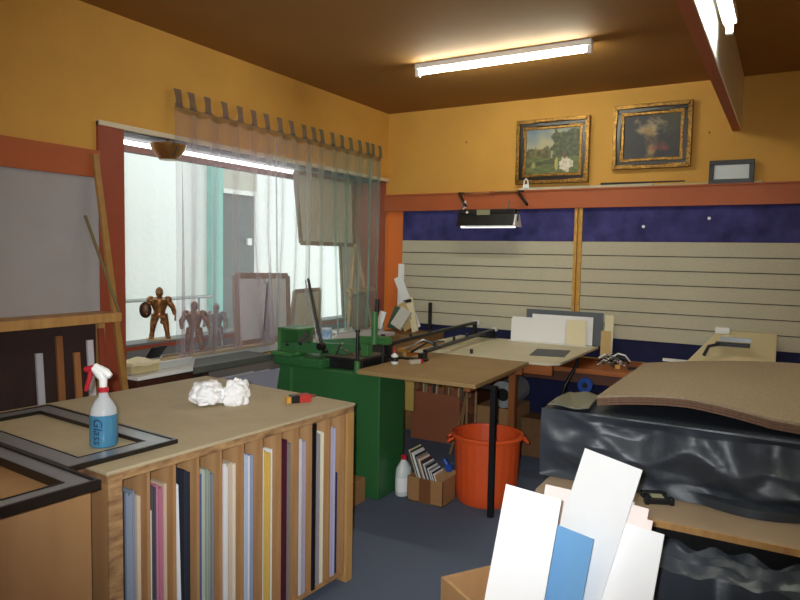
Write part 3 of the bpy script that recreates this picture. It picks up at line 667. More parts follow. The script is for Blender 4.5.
# spray bottle
bx, by = 1.325, -4.055
t = thing('spray_bottle', 'spray bottle of blue cleaner with red trigger head on the rack', 'spray bottle', (bx, by, .851))
def clearplastic():
    m = bpy.data.materials.new('milky_plastic'); m.use_nodes = True; n = m.node_tree.nodes['Principled BSDF']
    n.inputs['Base Color'].default_value = (.75, .78, .8, 1); n.inputs['Roughness'].default_value = .25; n.inputs['Transmission Weight'].default_value = .45; n.inputs['IOR'].default_value = 1.2
    return m
B().lathe((bx, by, .8515), [(.041, 0), (.047, .006), (.047, .06), (.046, .115)], 32).add('liquid', mat('blue_liquid', (70, 128, 160), .2, spec=.6), t, smooth=True)
B().lathe((bx, by, .9668), [(.046, 0), (.043, .02), (.030, .045), (.018, .06), (.015, .075), (.0148, .078)], 32).add('bottle_shoulder', clearplastic(), t, smooth=True)
B().lathe((bx, by, 1.044), [(.018, 0), (.019, .014), (.016, .018)], 24).add('collar', mat('red_plastic', (178, 34, 46), .4), t, smooth=True)
dr = Vector((-.90, -.44, 0)).normalized()   # the nozzle points left in the photograph
def sp(a, z, s=0): return Vector((bx, by, z)) + dr * a + Vector((-dr.y, dr.x, 0)) * s
B().tube([sp(0, 1.06), sp(0, 1.09), sp(.006, 1.105), sp(.02, 1.118), sp(.035, 1.13)], [.013, .015, .02, .017, .012]).tube([sp(-.028, 1.10), sp(-.01, 1.112), sp(.03, 1.135)], [.01, .017, .012]).add('sprayer_head', M_whitee, t, smooth=True)
B().tube([sp(.03, 1.128), sp(.065, 1.122)], [.012, .01]).tube([sp(.045, 1.118), sp(.05, 1.09), sp(.06, 1.06), sp(.064, 1.045)], [.009, .009, .008, .006]).add('trigger', mat('red_plastic', (190, 30, 40)), t, smooth=True)
def text_mesh(body, size, depth=.0006):
    c = bpy.data.curves.new('txt', 'FONT'); c.body = body; c.size = size; c.extrude = depth; c.align_x = 'CENTER'; c.align_y = 'CENTER'; c.shear = .2
    o = bpy.data.objects.new('txt', c); COL.objects.link(o); dg = bpy.context.evaluated_depsgraph_get(); dg.update()
    me = bpy.data.meshes.new_from_object(o.evaluated_get(dg)); bpy.data.objects.remove(o); return me
me = text_mesh('Glass', .044, .0009)
_tb = bmesh.new(); _tb.from_mesh(me); bmesh.ops.triangulate(_tb, faces=_tb.faces)
for _ in range(4): bmesh.ops.subdivide_edges(_tb, edges=[e for e in _tb.edges if e.calc_length() > .004], cuts=1); bmesh.ops.triangulate(_tb, faces=_tb.faces)
_tb.to_mesh(me); _tb.free(); me.materials.append(mat('marker_ink', (24, 50, 84), .5))
vd = Vector((3.392 - bx, -5.52 - by, 0)).normalized(); az = math.atan2(vd.y, vd.x) - .45
for v in me.vertices:   # wrap the writing round the bottle, running downwards
    x, y, z = v.co; hgt = -x; a2 = az + y / .0475; r = .0476 + z
    v.co = Vector((r * math.cos(a2), r * math.sin(a2), .062 + hgt))
# writing reads top to bottom
o = bpy.data.objects.new('handwriting', me); COL.objects.link(o); o.parent = t; o['label'] = 'dark blue handwriting'
# crumpled paper
def crumple(c, r, seed, sc=(1, 1, 1)):
    bm = bmesh.new(); bmesh.ops.create_icosphere(bm, subdivisions=5, radius=1)
    for v in bm.verts:
        p = v.co * 1.45 + Vector((seed, 0, 0)); n = noise.voronoi(p)[0]; q = 1 + .34 * (n[1] - n[0]) - .16 + .12 * noise.noise(v.co * 4 + Vector((seed, 0, 0)))
        v.co = Vector((c[0] + v.co.x * q * r * sc[0], c[1] + v.co.y * q * r * sc[1], c[2] + max(v.co.z * q * r * sc[2], -r * .5 * sc[2])))
    return bm
b = B(); b.bm.free(); b.bm = crumple((1.145, -3.395, .896), .088, 3, (1, 1, .78))
b2 = crumple((1.245, -3.315, .892), .066, 9, (.8, 1.25, 1.25)); me_ = bpy.data.meshes.new('tmp'); b2.to_mesh(me_); b.bm.from_mesh(me_); bpy.data.meshes.remove(me_)
b.add('crumpled_paper', mat('tissue_paper', (244, 244, 244), .85, bump=.5, bscale=30), label='ball of crumpled white tissue paper on the rack top', cat='paper', smooth=True)
# small red box and tape
t = thing('staple_box', 'small red box with black and yellow ends on the far corner of the rack', 'box', (1.45, -3.12, .8505), math.radians(60), local=True)
B().box(-.005, .05, -.028, .028, 0, .034).add('red_carton', mat('red_carton', (178, 48, 40), .5), t, bevel=.002)
B().box(-.045, -.005, -.022, .022, 0, .034).add('black_sleeve', M_black, t, bevel=.002)
B().box(-.065, -.045, -.02, .02, 0, .03).add('yellow_end', mat('yellow_end', (206, 150, 60), .5), t, bevel=.002)
B().bar((1.395, -3.0, .857), (1.45, -2.995, .857), .012, .01).add('pencil_stub', card('stub', (120, 70, 50)), label='short brown stub lying beside the red box', cat='stub')

# ============================================================ GREEN MITRE MACHINE
t = thing('mitre_machine', 'green cast-iron moulding mitre machine with levers, beyond the rack', 'machine', (.85, -1.95, 0))
b = B()
vs = [(.30, -2.08, 0), (1.245, -2.08, 0), (1.245, -1.77, 0), (.30, -1.72, 0), (.44, -2.08, .79), (1.245, -2.08, .79), (1.245, -1.77, .79), (.44, -1.72, .79)]
b._ins(vs, [(0, 3, 2, 1), (4, 5, 6, 7), (0, 1, 5, 4), (1, 2, 6, 5), (2, 3, 7, 6), (3, 0, 4, 7)]); b.add('cabinet_body', M_green, t, bevel=.008)
B().box(1.15, 1.24, -2.06, -1.79, .791, .805).add('rest_pad', M_black, t)
B().box(.54, .56, -2.095, -2.08, .02, .78).add('front_rib', M_greenl, t)
B().box(.40, .80, -2.10, -1.80, .791, .85).add('bed', M_green, t, bevel=.006)
B().box(.38, .56, -2.11, -1.93, .851, .875).add('bed_plate', M_greenl, t, bevel=.004)
# left bracket box
B().box(.40, .43, -2.06, -1.86, .876, 1.03).box(.43, .55, -1.88, -1.86, .876, 1.03).box(.40, .60, -2.06, -1.86, 1.02, 1.035).add('guard', M_greenl, t, bevel=.003)
B().bar((.47, -1.98, .89), (.58, -1.95, 1.0), .015, .03).bar((.52, -2.0, .89), (.63, -1.97, .98), .012, .02).add('scale_plate', M_steel, t)
# fences
B().bar((.42, -2.03, .90), (.92, -1.86, .905), .035, .07).add('fence', M_green, t, bevel=.004)
B().bar((.56, -1.80, .90), (.80, -1.56, .91), .035, .07).add('fence', M_green, t, bevel=.004)
B().bar((.93, -1.84, .97), (1.20, -1.90, .99), .05, .05).bar((1.0, -1.86, .79), (1.0, -1.86, .95), .06, .06).add('cross_arm', M_greenl, t, bevel=.004)
# black clamp block
B().box(.76, 1.06, -2.0, -1.70, .791, .86).add('clamp_block', M_black, t, bevel=.005)
B().box(.77, 1.05, -1.99, -1.71, .861, .872).add('clamp_plate', mat('worn_plate', (96, 92, 78), .5, metal=.4, var=.2), t, bevel=.003)
B().cyl((.9, -1.86, .872), (.9, -1.86, .885), .035).add('clamp_disc', mat('brown_disc', (96, 60, 34), .5), t)
# lever rods
b = B().cyl((.76, -2.04, .94), (.645, -2.04, 1.375), .009).add('lever', M_black, t, smooth=True)
B().cyl((.742, -2.05, .94), (.628, -2.05, 1.365), .004).add('lever_rod', M_steel, t, smooth=True)
B().cyl((.76, -2.065, .93), (.76, -2.02, .93), .024).cyl((.79, -2.06, .90), (.79, -2.02, .90), .012).add('lever_pivot', M_black, t, smooth=True)
# vertical screws
B().cyl((1.06, -2.06, .86), (1.06, -2.06, 1.05), .011).cyl((1.06, -2.06, 1.05), (1.06, -2.06, 1.065), .016).add('screw', M_dsteel, t, smooth=True)
B().cyl((1.06, -2.06, .79), (1.06, -2.06, .865), .02).add('screw_base', M_greenl, t, smooth=True)
B().cyl((1.135, -1.98, .97), (1.135, -1.98, 1.18), .021).add('spring_tube', M_greenl, t, smooth=True)
B().cyl((1.15, -1.98, 1.18), (1.155, -1.98, 1.26), .013, .014).add('spring_knob', M_black, t, smooth=True)
B().cyl((1.09, -1.80, .79), (1.09, -1.80, 1.0), .009).cyl((1.09, -1.80, 1.0), (1.09, -1.80, 1.015), .014).add('guide_rod', M_dsteel, t, smooth=True)
for x, y, z in ((.60, -2.06, .94), (.50, -2.08, .93)): B().ball((x, y, z), .013).add('knob', M_black, t, smooth=True)
B().tube([(.82, -1.95, .875), (.86, -1.98, .93), (.90, -2.0, .96)], .008).tube([(.86, -1.98, .93), (.93, -1.97, .90)], .007).add('clamp_handle', M_steel, t, smooth=True)
# measuring arm
B().prism([(.37, -2.78), (.385, -2.09), (.14, -2.09), (.135, -2.55)], .81, .852).add('measuring_arm', mat('arm_grey', (82, 86, 78), .45, var=.08), t, bevel=.003)
B().bar((.33, -2.70, 0), (.33, -2.70, .81), .03).add('arm_leg', M_dsteel, t)
# mug
t = thing('mug', 'blue and white patterned mug standing behind the green machine', 'mug', (.30, -1.37, .861))
B().lathe((.30, -1.37, .861), [(.036, 0), (.04, .004), (.041, .10), (.037, .10), (.036, .01)], 28).add('mug_body', mat('blue_glaze', (70, 140, 190), .25, rgb2=(216, 226, 232), scale=24), t, smooth=True)
B().lathe((.30, -1.37, .955), [(.0415, 0), (.0415, .007), (.037, .007)], 28, cap=False).add('rim', M_whitee, t, smooth=True)
B().tube([(.335, -1.345, .94), (.36, -1.325, .93), (.362, -1.322, .90), (.337, -1.343, .88)], .006).add('handle', M_whitee, t, smooth=True)
t = thing('side_shelf', 'pale shelf board on a box base behind the green machine', 'shelf', (.2, -1.0, 0))
B().box(.13, .42, -1.65, -.52, .83, .86).add('shelf_board', card('pale_shelf', (190, 180, 180)), t, bevel=.002)
B().box(.14, .40, -1.60, -.55, 0, .83).add('base_cabinet', mat('dark_base', (70, 66, 64), .7), t)

# ============================================================ BROWN TABLE + CUTTING TABLE + DESK
t = thing('brown_table', 'brown hardboard table on a thin black leg, over the orange bin', 'table', (1.55, -1.7, 0))
pts = [(1.925, -2.165), (1.90, -1.215), (1.14, -1.215)] + [(1.14 + .02 * math.cos(a) - .0, -2.12 + .05 * math.sin(a)) for a in (math.radians(q) for q in (180, 210, 240, 270))]
B().prism(pts, .806, .83).add('table_top', M_brownt, t, bevel=.002)
B().box(1.27, 1.88, -1.30, -1.26, .75, .805).box(1.80, 1.84, -2.05, -1.31, .76, .805).add('apron', M_post, t)
B().box(1.926, 1.958, -1.95, -1.92, 0, .79).box(1.84, 1.926, -1.945, -1.925, .765, .79).add('leg', M_black, t)
ct = thing('cutting_table', 'large cream-topped cutting table against the slatwall', 'table', (1.5, -.65, 0))
B().prism([(.87, -1.20), (1.95, -1.20), (2.03, -1.19), (2.09, -1.12), (2.10, -.12), (.87, -.12)], .812, .83).add('table_top', mat('cream_cutting_board', (216, 209, 180), .5, var=.04, scale=3), ct, bevel=.002)
B().box(.90, 2.04, -1.15, -1.12, .74, .811).add('apron', M_wood, ct)
B().box(1.71, 1.76, -1.09, -1.04, 0, .811).add('leg', M_post, ct)
B().box(.90, .94, -.30, -.26, .0, .811).add('leg', M_post, ct)
B().box(1.22, 1.28, -.3, -.2, .722, .811).add('block', M_post, ct); B().box(1.9, 1.96, -.3, -.2, .722, .811).add('block', M_post, ct)
B().tube([(2.07, -.62, .80), (2.06, -.60, .74), (2.0, -.66, .60), (1.97, -.66, .50)], .014).add('brace', M_dsteel, ct, smooth=True)
B().box(.85, .95, -1.115, -1.10, .34, .811).add('side_panel', card('yellow_ply', (190, 160, 84)), ct)
dk = thing('back_desk', 'orange wooden desk running along the back wall under the slatwall', 'desk', (2.3, -.33, 0))
B().box(1.17, 3.9, -.62, -.035, .685, .72).add('desk_top', M_wood, dk, bevel=.003)
B().box(1.19, 3.85, -.60, -.57, .61, .684).add('apron', mat('dark_wood', (84, 46, 26), .5, var=.1), dk)
for x in (1.2, 2.30, 3.85): B().box(x, x + .05, -.59, -.05, 0, .684).add('side_panel', mat('dark_wood', (84, 46, 26)), dk)
B().box(2.02, 2.29, -.56, -.06, .42, .44).box(2.02, 2.04, -.56, -.06, 0, .42).add('under_shelf', mat('dark_wood', (84, 46, 26)), dk)
B().box(1.18, 3.84, -.03, -.02, 0, .684).add('back_panel', M_navy, dk)

# mat cutter on the cutting table
t = thing('mat_cutter', 'long black mat cutter with twin rails and brass clamps on the table', 'mat cutter', (1.1, -.7, .831))
B().bar((1.018, -1.66, .925), (1.024, -.10, .955), .03, .022).add('rail', M_dsteel, t, bevel=.002)
B().bar((1.286, -1.57, .89), (1.195, -.14, .90), .035, .022).add('rail', M_dsteel, t, bevel=.002)
B().box(1.0, 1.33, -1.64, -1.60, .8305, .845).add('cross_rail', M_black, t)
B().box(1.0, 1.23, -.17, -.13, .8305, .845).add('cross_rail', M_black, t)
B().box(1.05, 1.17, -1.05, -.25, .8305, .836).add('guide_plate', mat('cutter_plate', (190, 180, 140), .4), t)
B().box(.93, 1.0, -1.35, -.75, .8305, .85).add('brass_bar', mat('amber_bar', (180, 124, 50), .4), t)
for k, (x, y) in enumerate(((1.02, -1.3), (1.02, -1.0), (1.245, -1.35), (1.23, -1.0), (1.22, -.75))):
    B().cyl((x, y, .90 if x > 1.1 else .935), (x, y, .93 if x > 1.1 else .965), .012).add('knob', M_black, t, smooth=True)
B().box(1.005, 1.035, -1.64, -1.61, .846, .915).add('support', M_black, t); B().box(1.005, 1.035, -.16, -.13, .846, .945).add('support', M_black, t)
B().box(1.265, 1.30, -1.63, -1.56, .8305, .88).add('support', M_black, t); B().box(1.18, 1.215, -.19, -.15, .846, .89).add('support', M_black, t)
B().tube([(1.04, -1.40, .86), (1.12, -1.30, .93), (1.2, -1.28, .90), (1.30, -1.34, .90)], .009).add('cutting_head', M_steel, t, smooth=True)
B().tube([(1.06, -1.36, .84), (1.10, -1.15, .90), (1.20, -1.10, .90)], .008).add('cutting_arm', M_black, t, smooth=True)
B().box(1.0, 1.05, -.13, -.10, .935, .97).add('end_stop', M_whitee, t); B().box(1.18, 1.22, -.14, -.10, .89, .92).add('end_stop', M_whitee, t)
B().cyl((1.42, -1.10, .8305), (1.42, -1.10, .862), .012).add('black_peg', M_black, label='small black peg standing alone on the cutting table', cat='peg', smooth=True)
B().box(1.06, 1.12, -.9, -.3, .837, .84).add('scale_strip', M_ivory, t)
# boards standing on the cutting table, leaning on the slatwall
def stand(name, label, x0, x1, y, z0, z1, m, t=.005, lean=.05, rz=0):
    h = z1 - z0
    return B().obox(((x0 + x1) / 2, y + lean * h / 2, z0 + h / 2 * 1.0), (x1 - x0, t, h), (-lean, 0, rz)).add(name, m, label=label, cat='mat board')
stand('backing_board', 'slate grey board standing behind the white boards on the cutting table', 1.47, 2.12, -.085, .8305, 1.10, M_grey)
stand('white_board', 'wide white board standing rearmost of the white boards on the cutting table', 1.53, 2.045, -.105, .8305, 1.062, M_white)
stand('white_board', 'white board standing at the left end of the white boards on the cutting table', 1.36, 1.90, -.125, .8305, 1.03, M_white)
stand('cream_board', 'narrow cream board among the white boards on the cutting table', 1.84, 2.0, -.145, .8305, 1.035, M_ivory)
stand('white_board', 'long plain white board standing foremost of those on the cutting table', 1.36, 1.832, -.145, .8305, 1.02, M_white)
stand('ivory_strip', 'ivory offcut with a grey patch standing right of the slate board', 2.13, 2.20, -.075, .7215, 1.085, M_ivory)
stand('buff_card', 'buff card standing before the ivory offcut right of the slate board', 2.125, 2.20, -.16, .7215, .965, M_buff)
B().box(1.36, 2.03, -.215, -.165, .8305, .834).add('white_strip', M_white, label='white strip lying at the foot of the standing white boards', cat='strip')
b = B(); b._ins([(1.737, -.565, .8305), (1.984, -.50, .8305), (2.04, -.86, .8305), (1.80, -.93, .8305)] + [(1.737, -.565, .833), (1.984, -.50, .833), (2.04, -.86, .833), (1.80, -.93, .833)], [(0, 3, 2, 1), (4, 5, 6, 7), (0, 1, 5, 4), (1, 2, 6, 5), (2, 3, 7, 6), (3, 0, 4, 7)])
b.add('grey_sheet', M_grey, label='grey rectangle of card lying flat on the cutting table', cat='sheet')
b = B().obox((1.25, -.75, .8325), (.05, .7, .003), (0, 0, -.08)).add('cream_offcut', M_ivory, label='cream offcut strip lying beside the mat cutter rail', cat='strip')

# stack of offcuts in the corner left of the slatwall
def offcut(label, pts, w_, t, m, name='mat_offcut'):
    return B().bar(pts[0], pts[1], t, w_, up=(1, .0, .2)).add(name, m, label=label, cat='offcut')
offcut('white offcut standing straight at the top of the corner heap', [(.20, -.06, 1.02), (.20, -.05, 1.455)], .065, .006, M_white)
offcut('white offcut with a buff patch leaning in the corner heap', [(.43, -.14, .86), (.185, -.09, 1.33)], .09, .006, M_white)
offcut('cream moulding offcut leaning rightmost in the corner heap', [(.47, -.24, .84), (.345, -.14, 1.14)], .06, .02, M_ivory)
offcut('tan cardboard offcut in the middle of the corner heap', [(.40, -.22, .86), (.27, -.19, 1.08)], .12, .008, M_buff)
offcut('dark green mat offcut at the left of the corner heap', [(.26, -.33, .862), (.31, -.27, 1.06)], .09, .006, card('dark_green', (60, 84, 66)))
offcut('silver ribbed moulding offcut at the front of the corner heap', [(.36, -.41, .89), (.44, -.35, 1.05)], .13, .02, card('silver_ribbed', (196, 194, 182)))
offcut('white mat offcut lowest and nearest in the corner heap', [(.18, -.42, .862), (.21, -.38, 1.02)], .07, .006, M_white)
offcut('black corner bracket offcut between the white offcuts', [(.30, -.17, 1.10), (.38, -.17, 1.12)], .03, .012, M_black)
offcut('short dark upright post against the slatwall beside the heap', [(.52, -.05, .86), (.52, -.05, 1.10)], .03, .02, M_dsteel, 'dark_post')
# the heap stands on a low crate in the corner
t = thing('corner_crate', 'plain wooden crate in the back corner carrying the offcut heap', 'crate', (.58, -.2, 0))
B().box(.15, .66, -.5, -.03, 0, .83).add('crate_body', M_tan, t)

# glue bottle, jar and tape box on the brown table
t = thing('glue_bottle', 'white glue bottle with red tip and black label on the machine', 'bottle', (1.09, -1.86, .873))
gx, gy, gz = 1.20, -1.83, .8305
B().lathe((gx, gy, gz), [(.022, 0), (.024, .004), (.024, .05), (.02, .06), (.01, .066), (.009, .072)], 20).add('bottle_body', M_whitee, t, smooth=True)
B().lathe((gx, gy, gz + .072), [(.009, 0), (.008, .01), (.003, .04)], 14).add('nozzle', mat('red_plastic', (190, 30, 40)), t, smooth=True)
B().lathe((gx, gy, gz + .018), [(.0246, 0), (.0246, .028)], 20).add('label_band', M_black, t, smooth=True)
t.location = (gx, gy, gz)
for ch in t.children: ch.location -= Vector((gx - 1.09, gy + 1.86, gz - .873))
t = thing('tape_dispenser', 'clear tape dispenser with red end lying on the brown table', 'tape dispenser', (1.30, -1.75, .8305), math.radians(60), local=True)
B().box(-.03, .045, -.018, .018, 0, .026).add('dispenser_body', card('clear_grey', (186, 178, 160)), t, bevel=.003)
B().box(.046, .062, -.019, .019, 0, .028).add('red_end', mat('red_plastic', (190, 30, 40)), t, bevel=.002)

# things on the desk at right
t = thing('strap_clamp', 'heap of chrome and white strap clamp parts on the orange desk', 'clamp', (2.28, -.42, .721))
for k in range(12):
    a = random.uniform(0, 6.3); r0 = .06
    p = Vector((2.27 + .035 * (k % 4) - .04, -.42 + .02 * (k % 3), .731 + .006 * k))
    B().tube([p + Vector((-r0, -.01, .0)), p + Vector((-.02, .02 * math.cos(a), .03)), p + Vector((.03, -.01, .02)), p + Vector((r0, .02, -.004 - .002 * k))], .007).add('clamp_bar', [M_steel, M_dsteel, M_whitee][k % 3], t, smooth=True)
B().box(2.31, 2.35, -.47, -.42, .721, .75).add('clamp_jaw', M_goldm, t, bevel=.003)
B().bar((2.40, -.45, .731), (2.68, -.33, .731), .02, .018).add('black_file', M_black, label='black flat bar lying on the desk right of the clamp', cat='bar')
B().bar((2.62, -.30, .80), (2.82, -.24, .79), .03, .02).bar((2.8, -.25, .7215), (2.8, -.25, .79), .02, .02).add('white_bar', M_whitee, label='short white bar on a peg above the desk by the tilted cream machine', cat='bar')
t = thing('mount_cutter', 'tilted cream board cutter with black clamp standing at the right of the desk', 'board cutter', (3.0, -.3, .7215))
b = B(); b._ins([(2.72, -.42, .7215), (3.35, -.42, .7215), (3.35, -.12, 1.03), (2.97, -.12, 1.03), (2.72, -.38, .7215), (3.35, -.38, .7215), (3.35, -.08, 1.03), (2.97, -.08, 1.03)], [(0, 1, 2, 3), (7, 6, 5, 4), (0, 4, 5, 1), (1, 5, 6, 2), (2, 6, 7, 3), (3, 7, 4, 0)])
b.add('cutter_board', card('cream_machine', (206, 192, 148)), t, bevel=.004)
B().obox((3.08, -.30, .95), (.22, .03, .03), (0, 0, 0)).tube([(2.90, -.34, .86), (2.93, -.34, .93), (3.0, -.32, .95)], .012).add('clamp_arm', M_black, t)
B().obox((3.1, -.33, .99), (.2, .02, .03)).add('scale', M_steel, t)
B().obox((3.0, -.13, 1.03), (.10, .05, .05)).add('head', M_whitee, t, bevel=.006)

# ============================================================ UNDER THE TABLES
t = thing('offcut_carton', 'reddish brown carton of wood offcuts under the cutting table', 'carton', (.94, -.6, 0))
B().box(.70 + .0, 1.15, -.70, -.692, 0, .40).box(.70, .708, -.692, -.45, 0, .40).box(1.142, 1.15, -.692, -.45, 0, .36).box(.70, 1.15, -.45, -.442, 0, .40).box(.708, 1.142, -.692, -.45, 0, .01).add('carton_body', M_cboardr, t)
b = B(); b._ins([(1.15, -.692, .36), (1.15, -.46, .36), (1.26, -.5, .27), (1.26, -.70, .27)] + [(1.152, -.692, .364), (1.152, -.46, .364), (1.262, -.5, .274), (1.262, -.70, .274)], [(0, 1, 2, 3), (7, 6, 5, 4), (0, 4, 5, 1), (1, 5, 6, 2), (2, 6, 7, 3), (3, 7, 4, 0)]); b.add('flap', M_cboardr, t)
for k in range(12):
    x = .735 + .035 * k; lean = random.uniform(-.06, .1); y = -.66 + .15 * random.random(); h = random.uniform(.45, .64)
    c = random.choice([(168, 140, 96), (190, 170, 130), (120, 88, 56), (90, 84, 78)])
    B().bar((x, y, .013), (x + lean * .3, y + random.uniform(-.02, .02), h), .012, .022, up=(0, 1, 0)).add('wood_offcut', card('offc%d' % (k % 4), [(168, 140, 96), (190, 170, 130), (120, 88, 56), (90, 84, 78)][k % 4]), label='%s wood offcut, %s from the left in the reddish carton' % (['tan', 'pale', 'brown', 'grey'][k % 4], NTH[k]), cat='offcut', group='offcuts in the reddish carton')
for k, (a, c) in enumerate((((1.36, -1.02, .012), (1.24, -.76, .50)), ((1.30, -1.03, .012), (1.22, -.74, .42)), ((1.42, -1.00, .012), (1.30, -.72, .56)), ((1.22, -1.0, .012), (1.215, -.74, .36)))):
    B().bar(a, c, .018, .026).add('pale_offcut', M_tan, label='pale stick right of the reddish carton, ' + ['longest but one', 'second shortest', 'longest', 'shortest'][k] + ' of the four', cat='offcut', group='sticks beside the reddish carton')
t = thing('metal_drum', 'shiny metal drum lying behind the wooden post under the table', 'drum', (1.47, -.70, .34))
B().cyl((1.535, -.74, .475), (1.535, -.42, .475), .105, n=32).add('drum_body', mat('galvanised', (168, 170, 170), .35, metal=.35, var=.15), t, smooth=True)
B().lathe((0, 0, 0), [(.106, 0), (.109, .01), (.106, .02)], 32, cap=False).move(Matrix.Translation((1.535, -.74, .475)) @ Matrix.Rotation(-PI / 2, 4, 'X')).add('hoop', M_dsteel, t, smooth=True)
B().cyl((1.535, -.745, .475), (1.535, -.741, .475), .05, n=24).add('hub', M_dsteel, t, smooth=True)
t = thing('brown_crate', 'brown crate under the metal drum', 'crate', (1.6, -.55, 0))
B().box(1.32, 1.62, -.74, -.35, 0, .365).add('crate_body', M_cboard, t, bevel=.003)
B().box(1.66, 1.82, -.66, -.45, 0, .30).add('open_carton', mat('dim_carton', (112, 78, 44), .8, var=.1), label='low brown carton on the floor right of the wooden post', cat='carton', bevel=.003)
B().box(1.985, 2.0 + .012, -.85, -.62, .0, .35).add('white_offcut', M_white, label='narrow white board standing in the dark under the cutting table', cat='board')
t = thing('blue_roll', 'blue plastic spool hanging under the desk right of the cutting table', 'spool', (2.14, -.62, .53))
B().cyl((2.14, -.655, .605), (2.14, -.615, .605), .055, n=24).add('spool', mat('bright_blue', (30, 70, 150), .4), t, smooth=True)
B().cyl((2.14, -.66, .605), (2.14, -.655, .605), .02, n=16).add('hub', M_black, t, smooth=True)
for k, (x, z, c) in enumerate(((2.44, .50, (90, 100, 110)), (2.54, .46, (60, 66, 70)))):
    tt = thing('clear_jar', ['clear grey jar on the box under the desk, nearer the blue spool', 'dark glass jar on the box under the desk, nearer the felt pile'][k], 'jar', (x, -.7, .401))
    B().lathe((x, -.72, .401), [(.035, 0), (.038, .004), (.038, .08), (.025, .10)], 20).add('jar_body', mat('jar%d' % k, c, .15, spec=.8), tt, smooth=True)
    B().lathe((x, -.72, .502), [(.027, 0), (.027, .018)], 20).add('lid', M_steel, tt, smooth=True)
t = thing('storage_box', 'dark storage box on the floor under the right end of the desk', 'box', (2.4, -.75, 0))
B().box(2.38, 2.75, -.98, -.64, 0, .38).add('box_body', mat('dark_brown_wood', (66, 36, 24)), t, bevel=.004); B().box(2.37, 2.76, -.99, -.63, .381, .40).add('lid', mat('dark_brown_wood', (66, 36, 24)), t)

# ============================================================ BIN, CARTON OF CARDS, BOTTLE
t = thing('orange_bin', 'large round orange plastic bin behind the thin black table leg', 'bin', (1.82, -1.68, 0))
rib = lambda a, z: .012 * (1 if math.sin(a * 24) > .2 else 0) if .03 < z < .37 else 0
B().lathe((1.80, -1.67, 0), [(.180, 0), (.188, .012), (.192, .08), (.204, .34), (.208, .40), (.208, .425), (.200, .425), (.198, .39), (.184, .08), (.175, .02), (.01, .018)], 144, cap=False, rib=rib).add('bin_body', M_orangep, t, smooth=True)
B().lathe((1.80, -1.67, .405), [(.209, 0), (.226, .002), (.231, .016), (.222, .028), (.206, .028), (.203, .01)], 48, cap=False).add('rim', M_orangep, t, smooth=True)
for a in (math.radians(30), math.radians(210)):
    c = Vector((1.80 + .218 * math.cos(a), -1.67 + .218 * math.sin(a), .385)); tg = Vector((-math.sin(a), math.cos(a), 0)); ou = Vector((math.cos(a), math.sin(a), 0))
    B().tube([c - tg * .05 + Vector((0, 0, .02)), c - tg * .045 + ou * .03, c + tg * .045 + ou * .03, c + tg * .05 + Vector((0, 0, .02))], .009).add('handle', M_orangep, t, smooth=True)
t = thing('card_carton', 'small open cardboard carton full of mat samples beside the orange bin', 'carton', (1.512, -1.86, 0), math.radians(0), local=True)
cx0, cx1, cy0, cy1, ch_ = -.125, .125, -.10, .08, .155
B().box(cx0, cx1, cy0, cy0 + .004, 0, ch_).box(cx0, cx1, cy1 - .004, cy1, 0, ch_ + .03).box(cx0, cx0 + .004, cy0, cy1, 0, ch_).box(cx1 - .004, cx1, cy0, cy1, 0, ch_ + .005).box(cx0, cx1, cy0, cy1, 0, .004).add('carton_body', M_cboard, t)
B().box(-.04, .04, cy0 - .0012, cy0, 0, ch_).add('tape_strip', mat('brown_tape', (120, 78, 44), .4), t)
cc = [('cream', (206, 196, 150)), ('black', (30, 30, 34)), ('white', (226, 226, 222)), ('brown', (112, 60, 40)), ('grey', (120, 124, 128)), ('tan', (186, 150, 104))]
order = [0, 1, 2, 2, 1, 4, 5, 2, 3, 1, 2, 4, 1, 2, 4, 2, 1, 2, 5]
for k, ci in enumerate(order):
    f = k / (len(order) - 1); hh = .30 - .14 * f
    x = 1.465 + .155 * f
    B().obox((x - .03 + .0, -1.865, .012 + hh / 2 + .012), (.006, .15 - .03 * f, hh), (0, -.36, 0)).add('mat_sample', card('sample_' + cc[ci][0], cc[ci][1]), label='small %s mat sample, %s from the left in the cardboard carton' % (cc[ci][0], NTH[k]), cat='mat sample', group='mat samples in the carton')
t = thing('tape_gun', 'bright blue tape dispenser stuck among the mat samples', 'tape dispenser', (1.60, -1.80, .155))
B().tube([(1.595, -1.80, .19), (1.58, -1.80, .225), (1.56, -1.80, .25)], [.014, .016, .012]).add('grip', mat('bright_blue', (30, 70, 150)), t, smooth=True)
B().cyl((1.60, -1.815, .20), (1.60, -1.79, .20), .026, n=20).add('reel', mat('bright_blue', (30, 70, 150)), t, smooth=True)
t = thing('jerry_bottle', 'white plastic bottle with red cap on the floor by the green machine', 'bottle', (1.33, -1.86, 0))
b = B().lathe((0, 0, 0), [(.052, 0), (.057, .008), (.057, .13), (.053, .17), (.024, .215), (.018, .22), (.018, .23)], 24)
b.move(Matrix.Translation((1.315, -1.885, 0)) @ Matrix.Diagonal((.85, 1.15, 1, 1))).add('bottle_body', mat('milky_white', (216, 222, 218), .4), t, smooth=True)
B().lathe((1.315, -1.885, .23), [(.02, 0), (.02, .022), (.014, .027)], 20).add('cap', mat('red_plastic', (190, 30, 40)), t, smooth=True)
B().lathe((0, 0, 0), [(.0578, 0), (.0578, .09)], 24, cap=False).move(Matrix.Translation((1.315, -1.885, .03)) @ Matrix.Diagonal((.85, 1.15, 1, 1))).add('label_band', M_white, t, smooth=True)
B().box(1.0, 1.175, -2.30, -2.12, 0, .15).add('small_carton', M_cboard, label='small tan carton on the floor between the rack and the machine', cat='carton', bevel=.003)

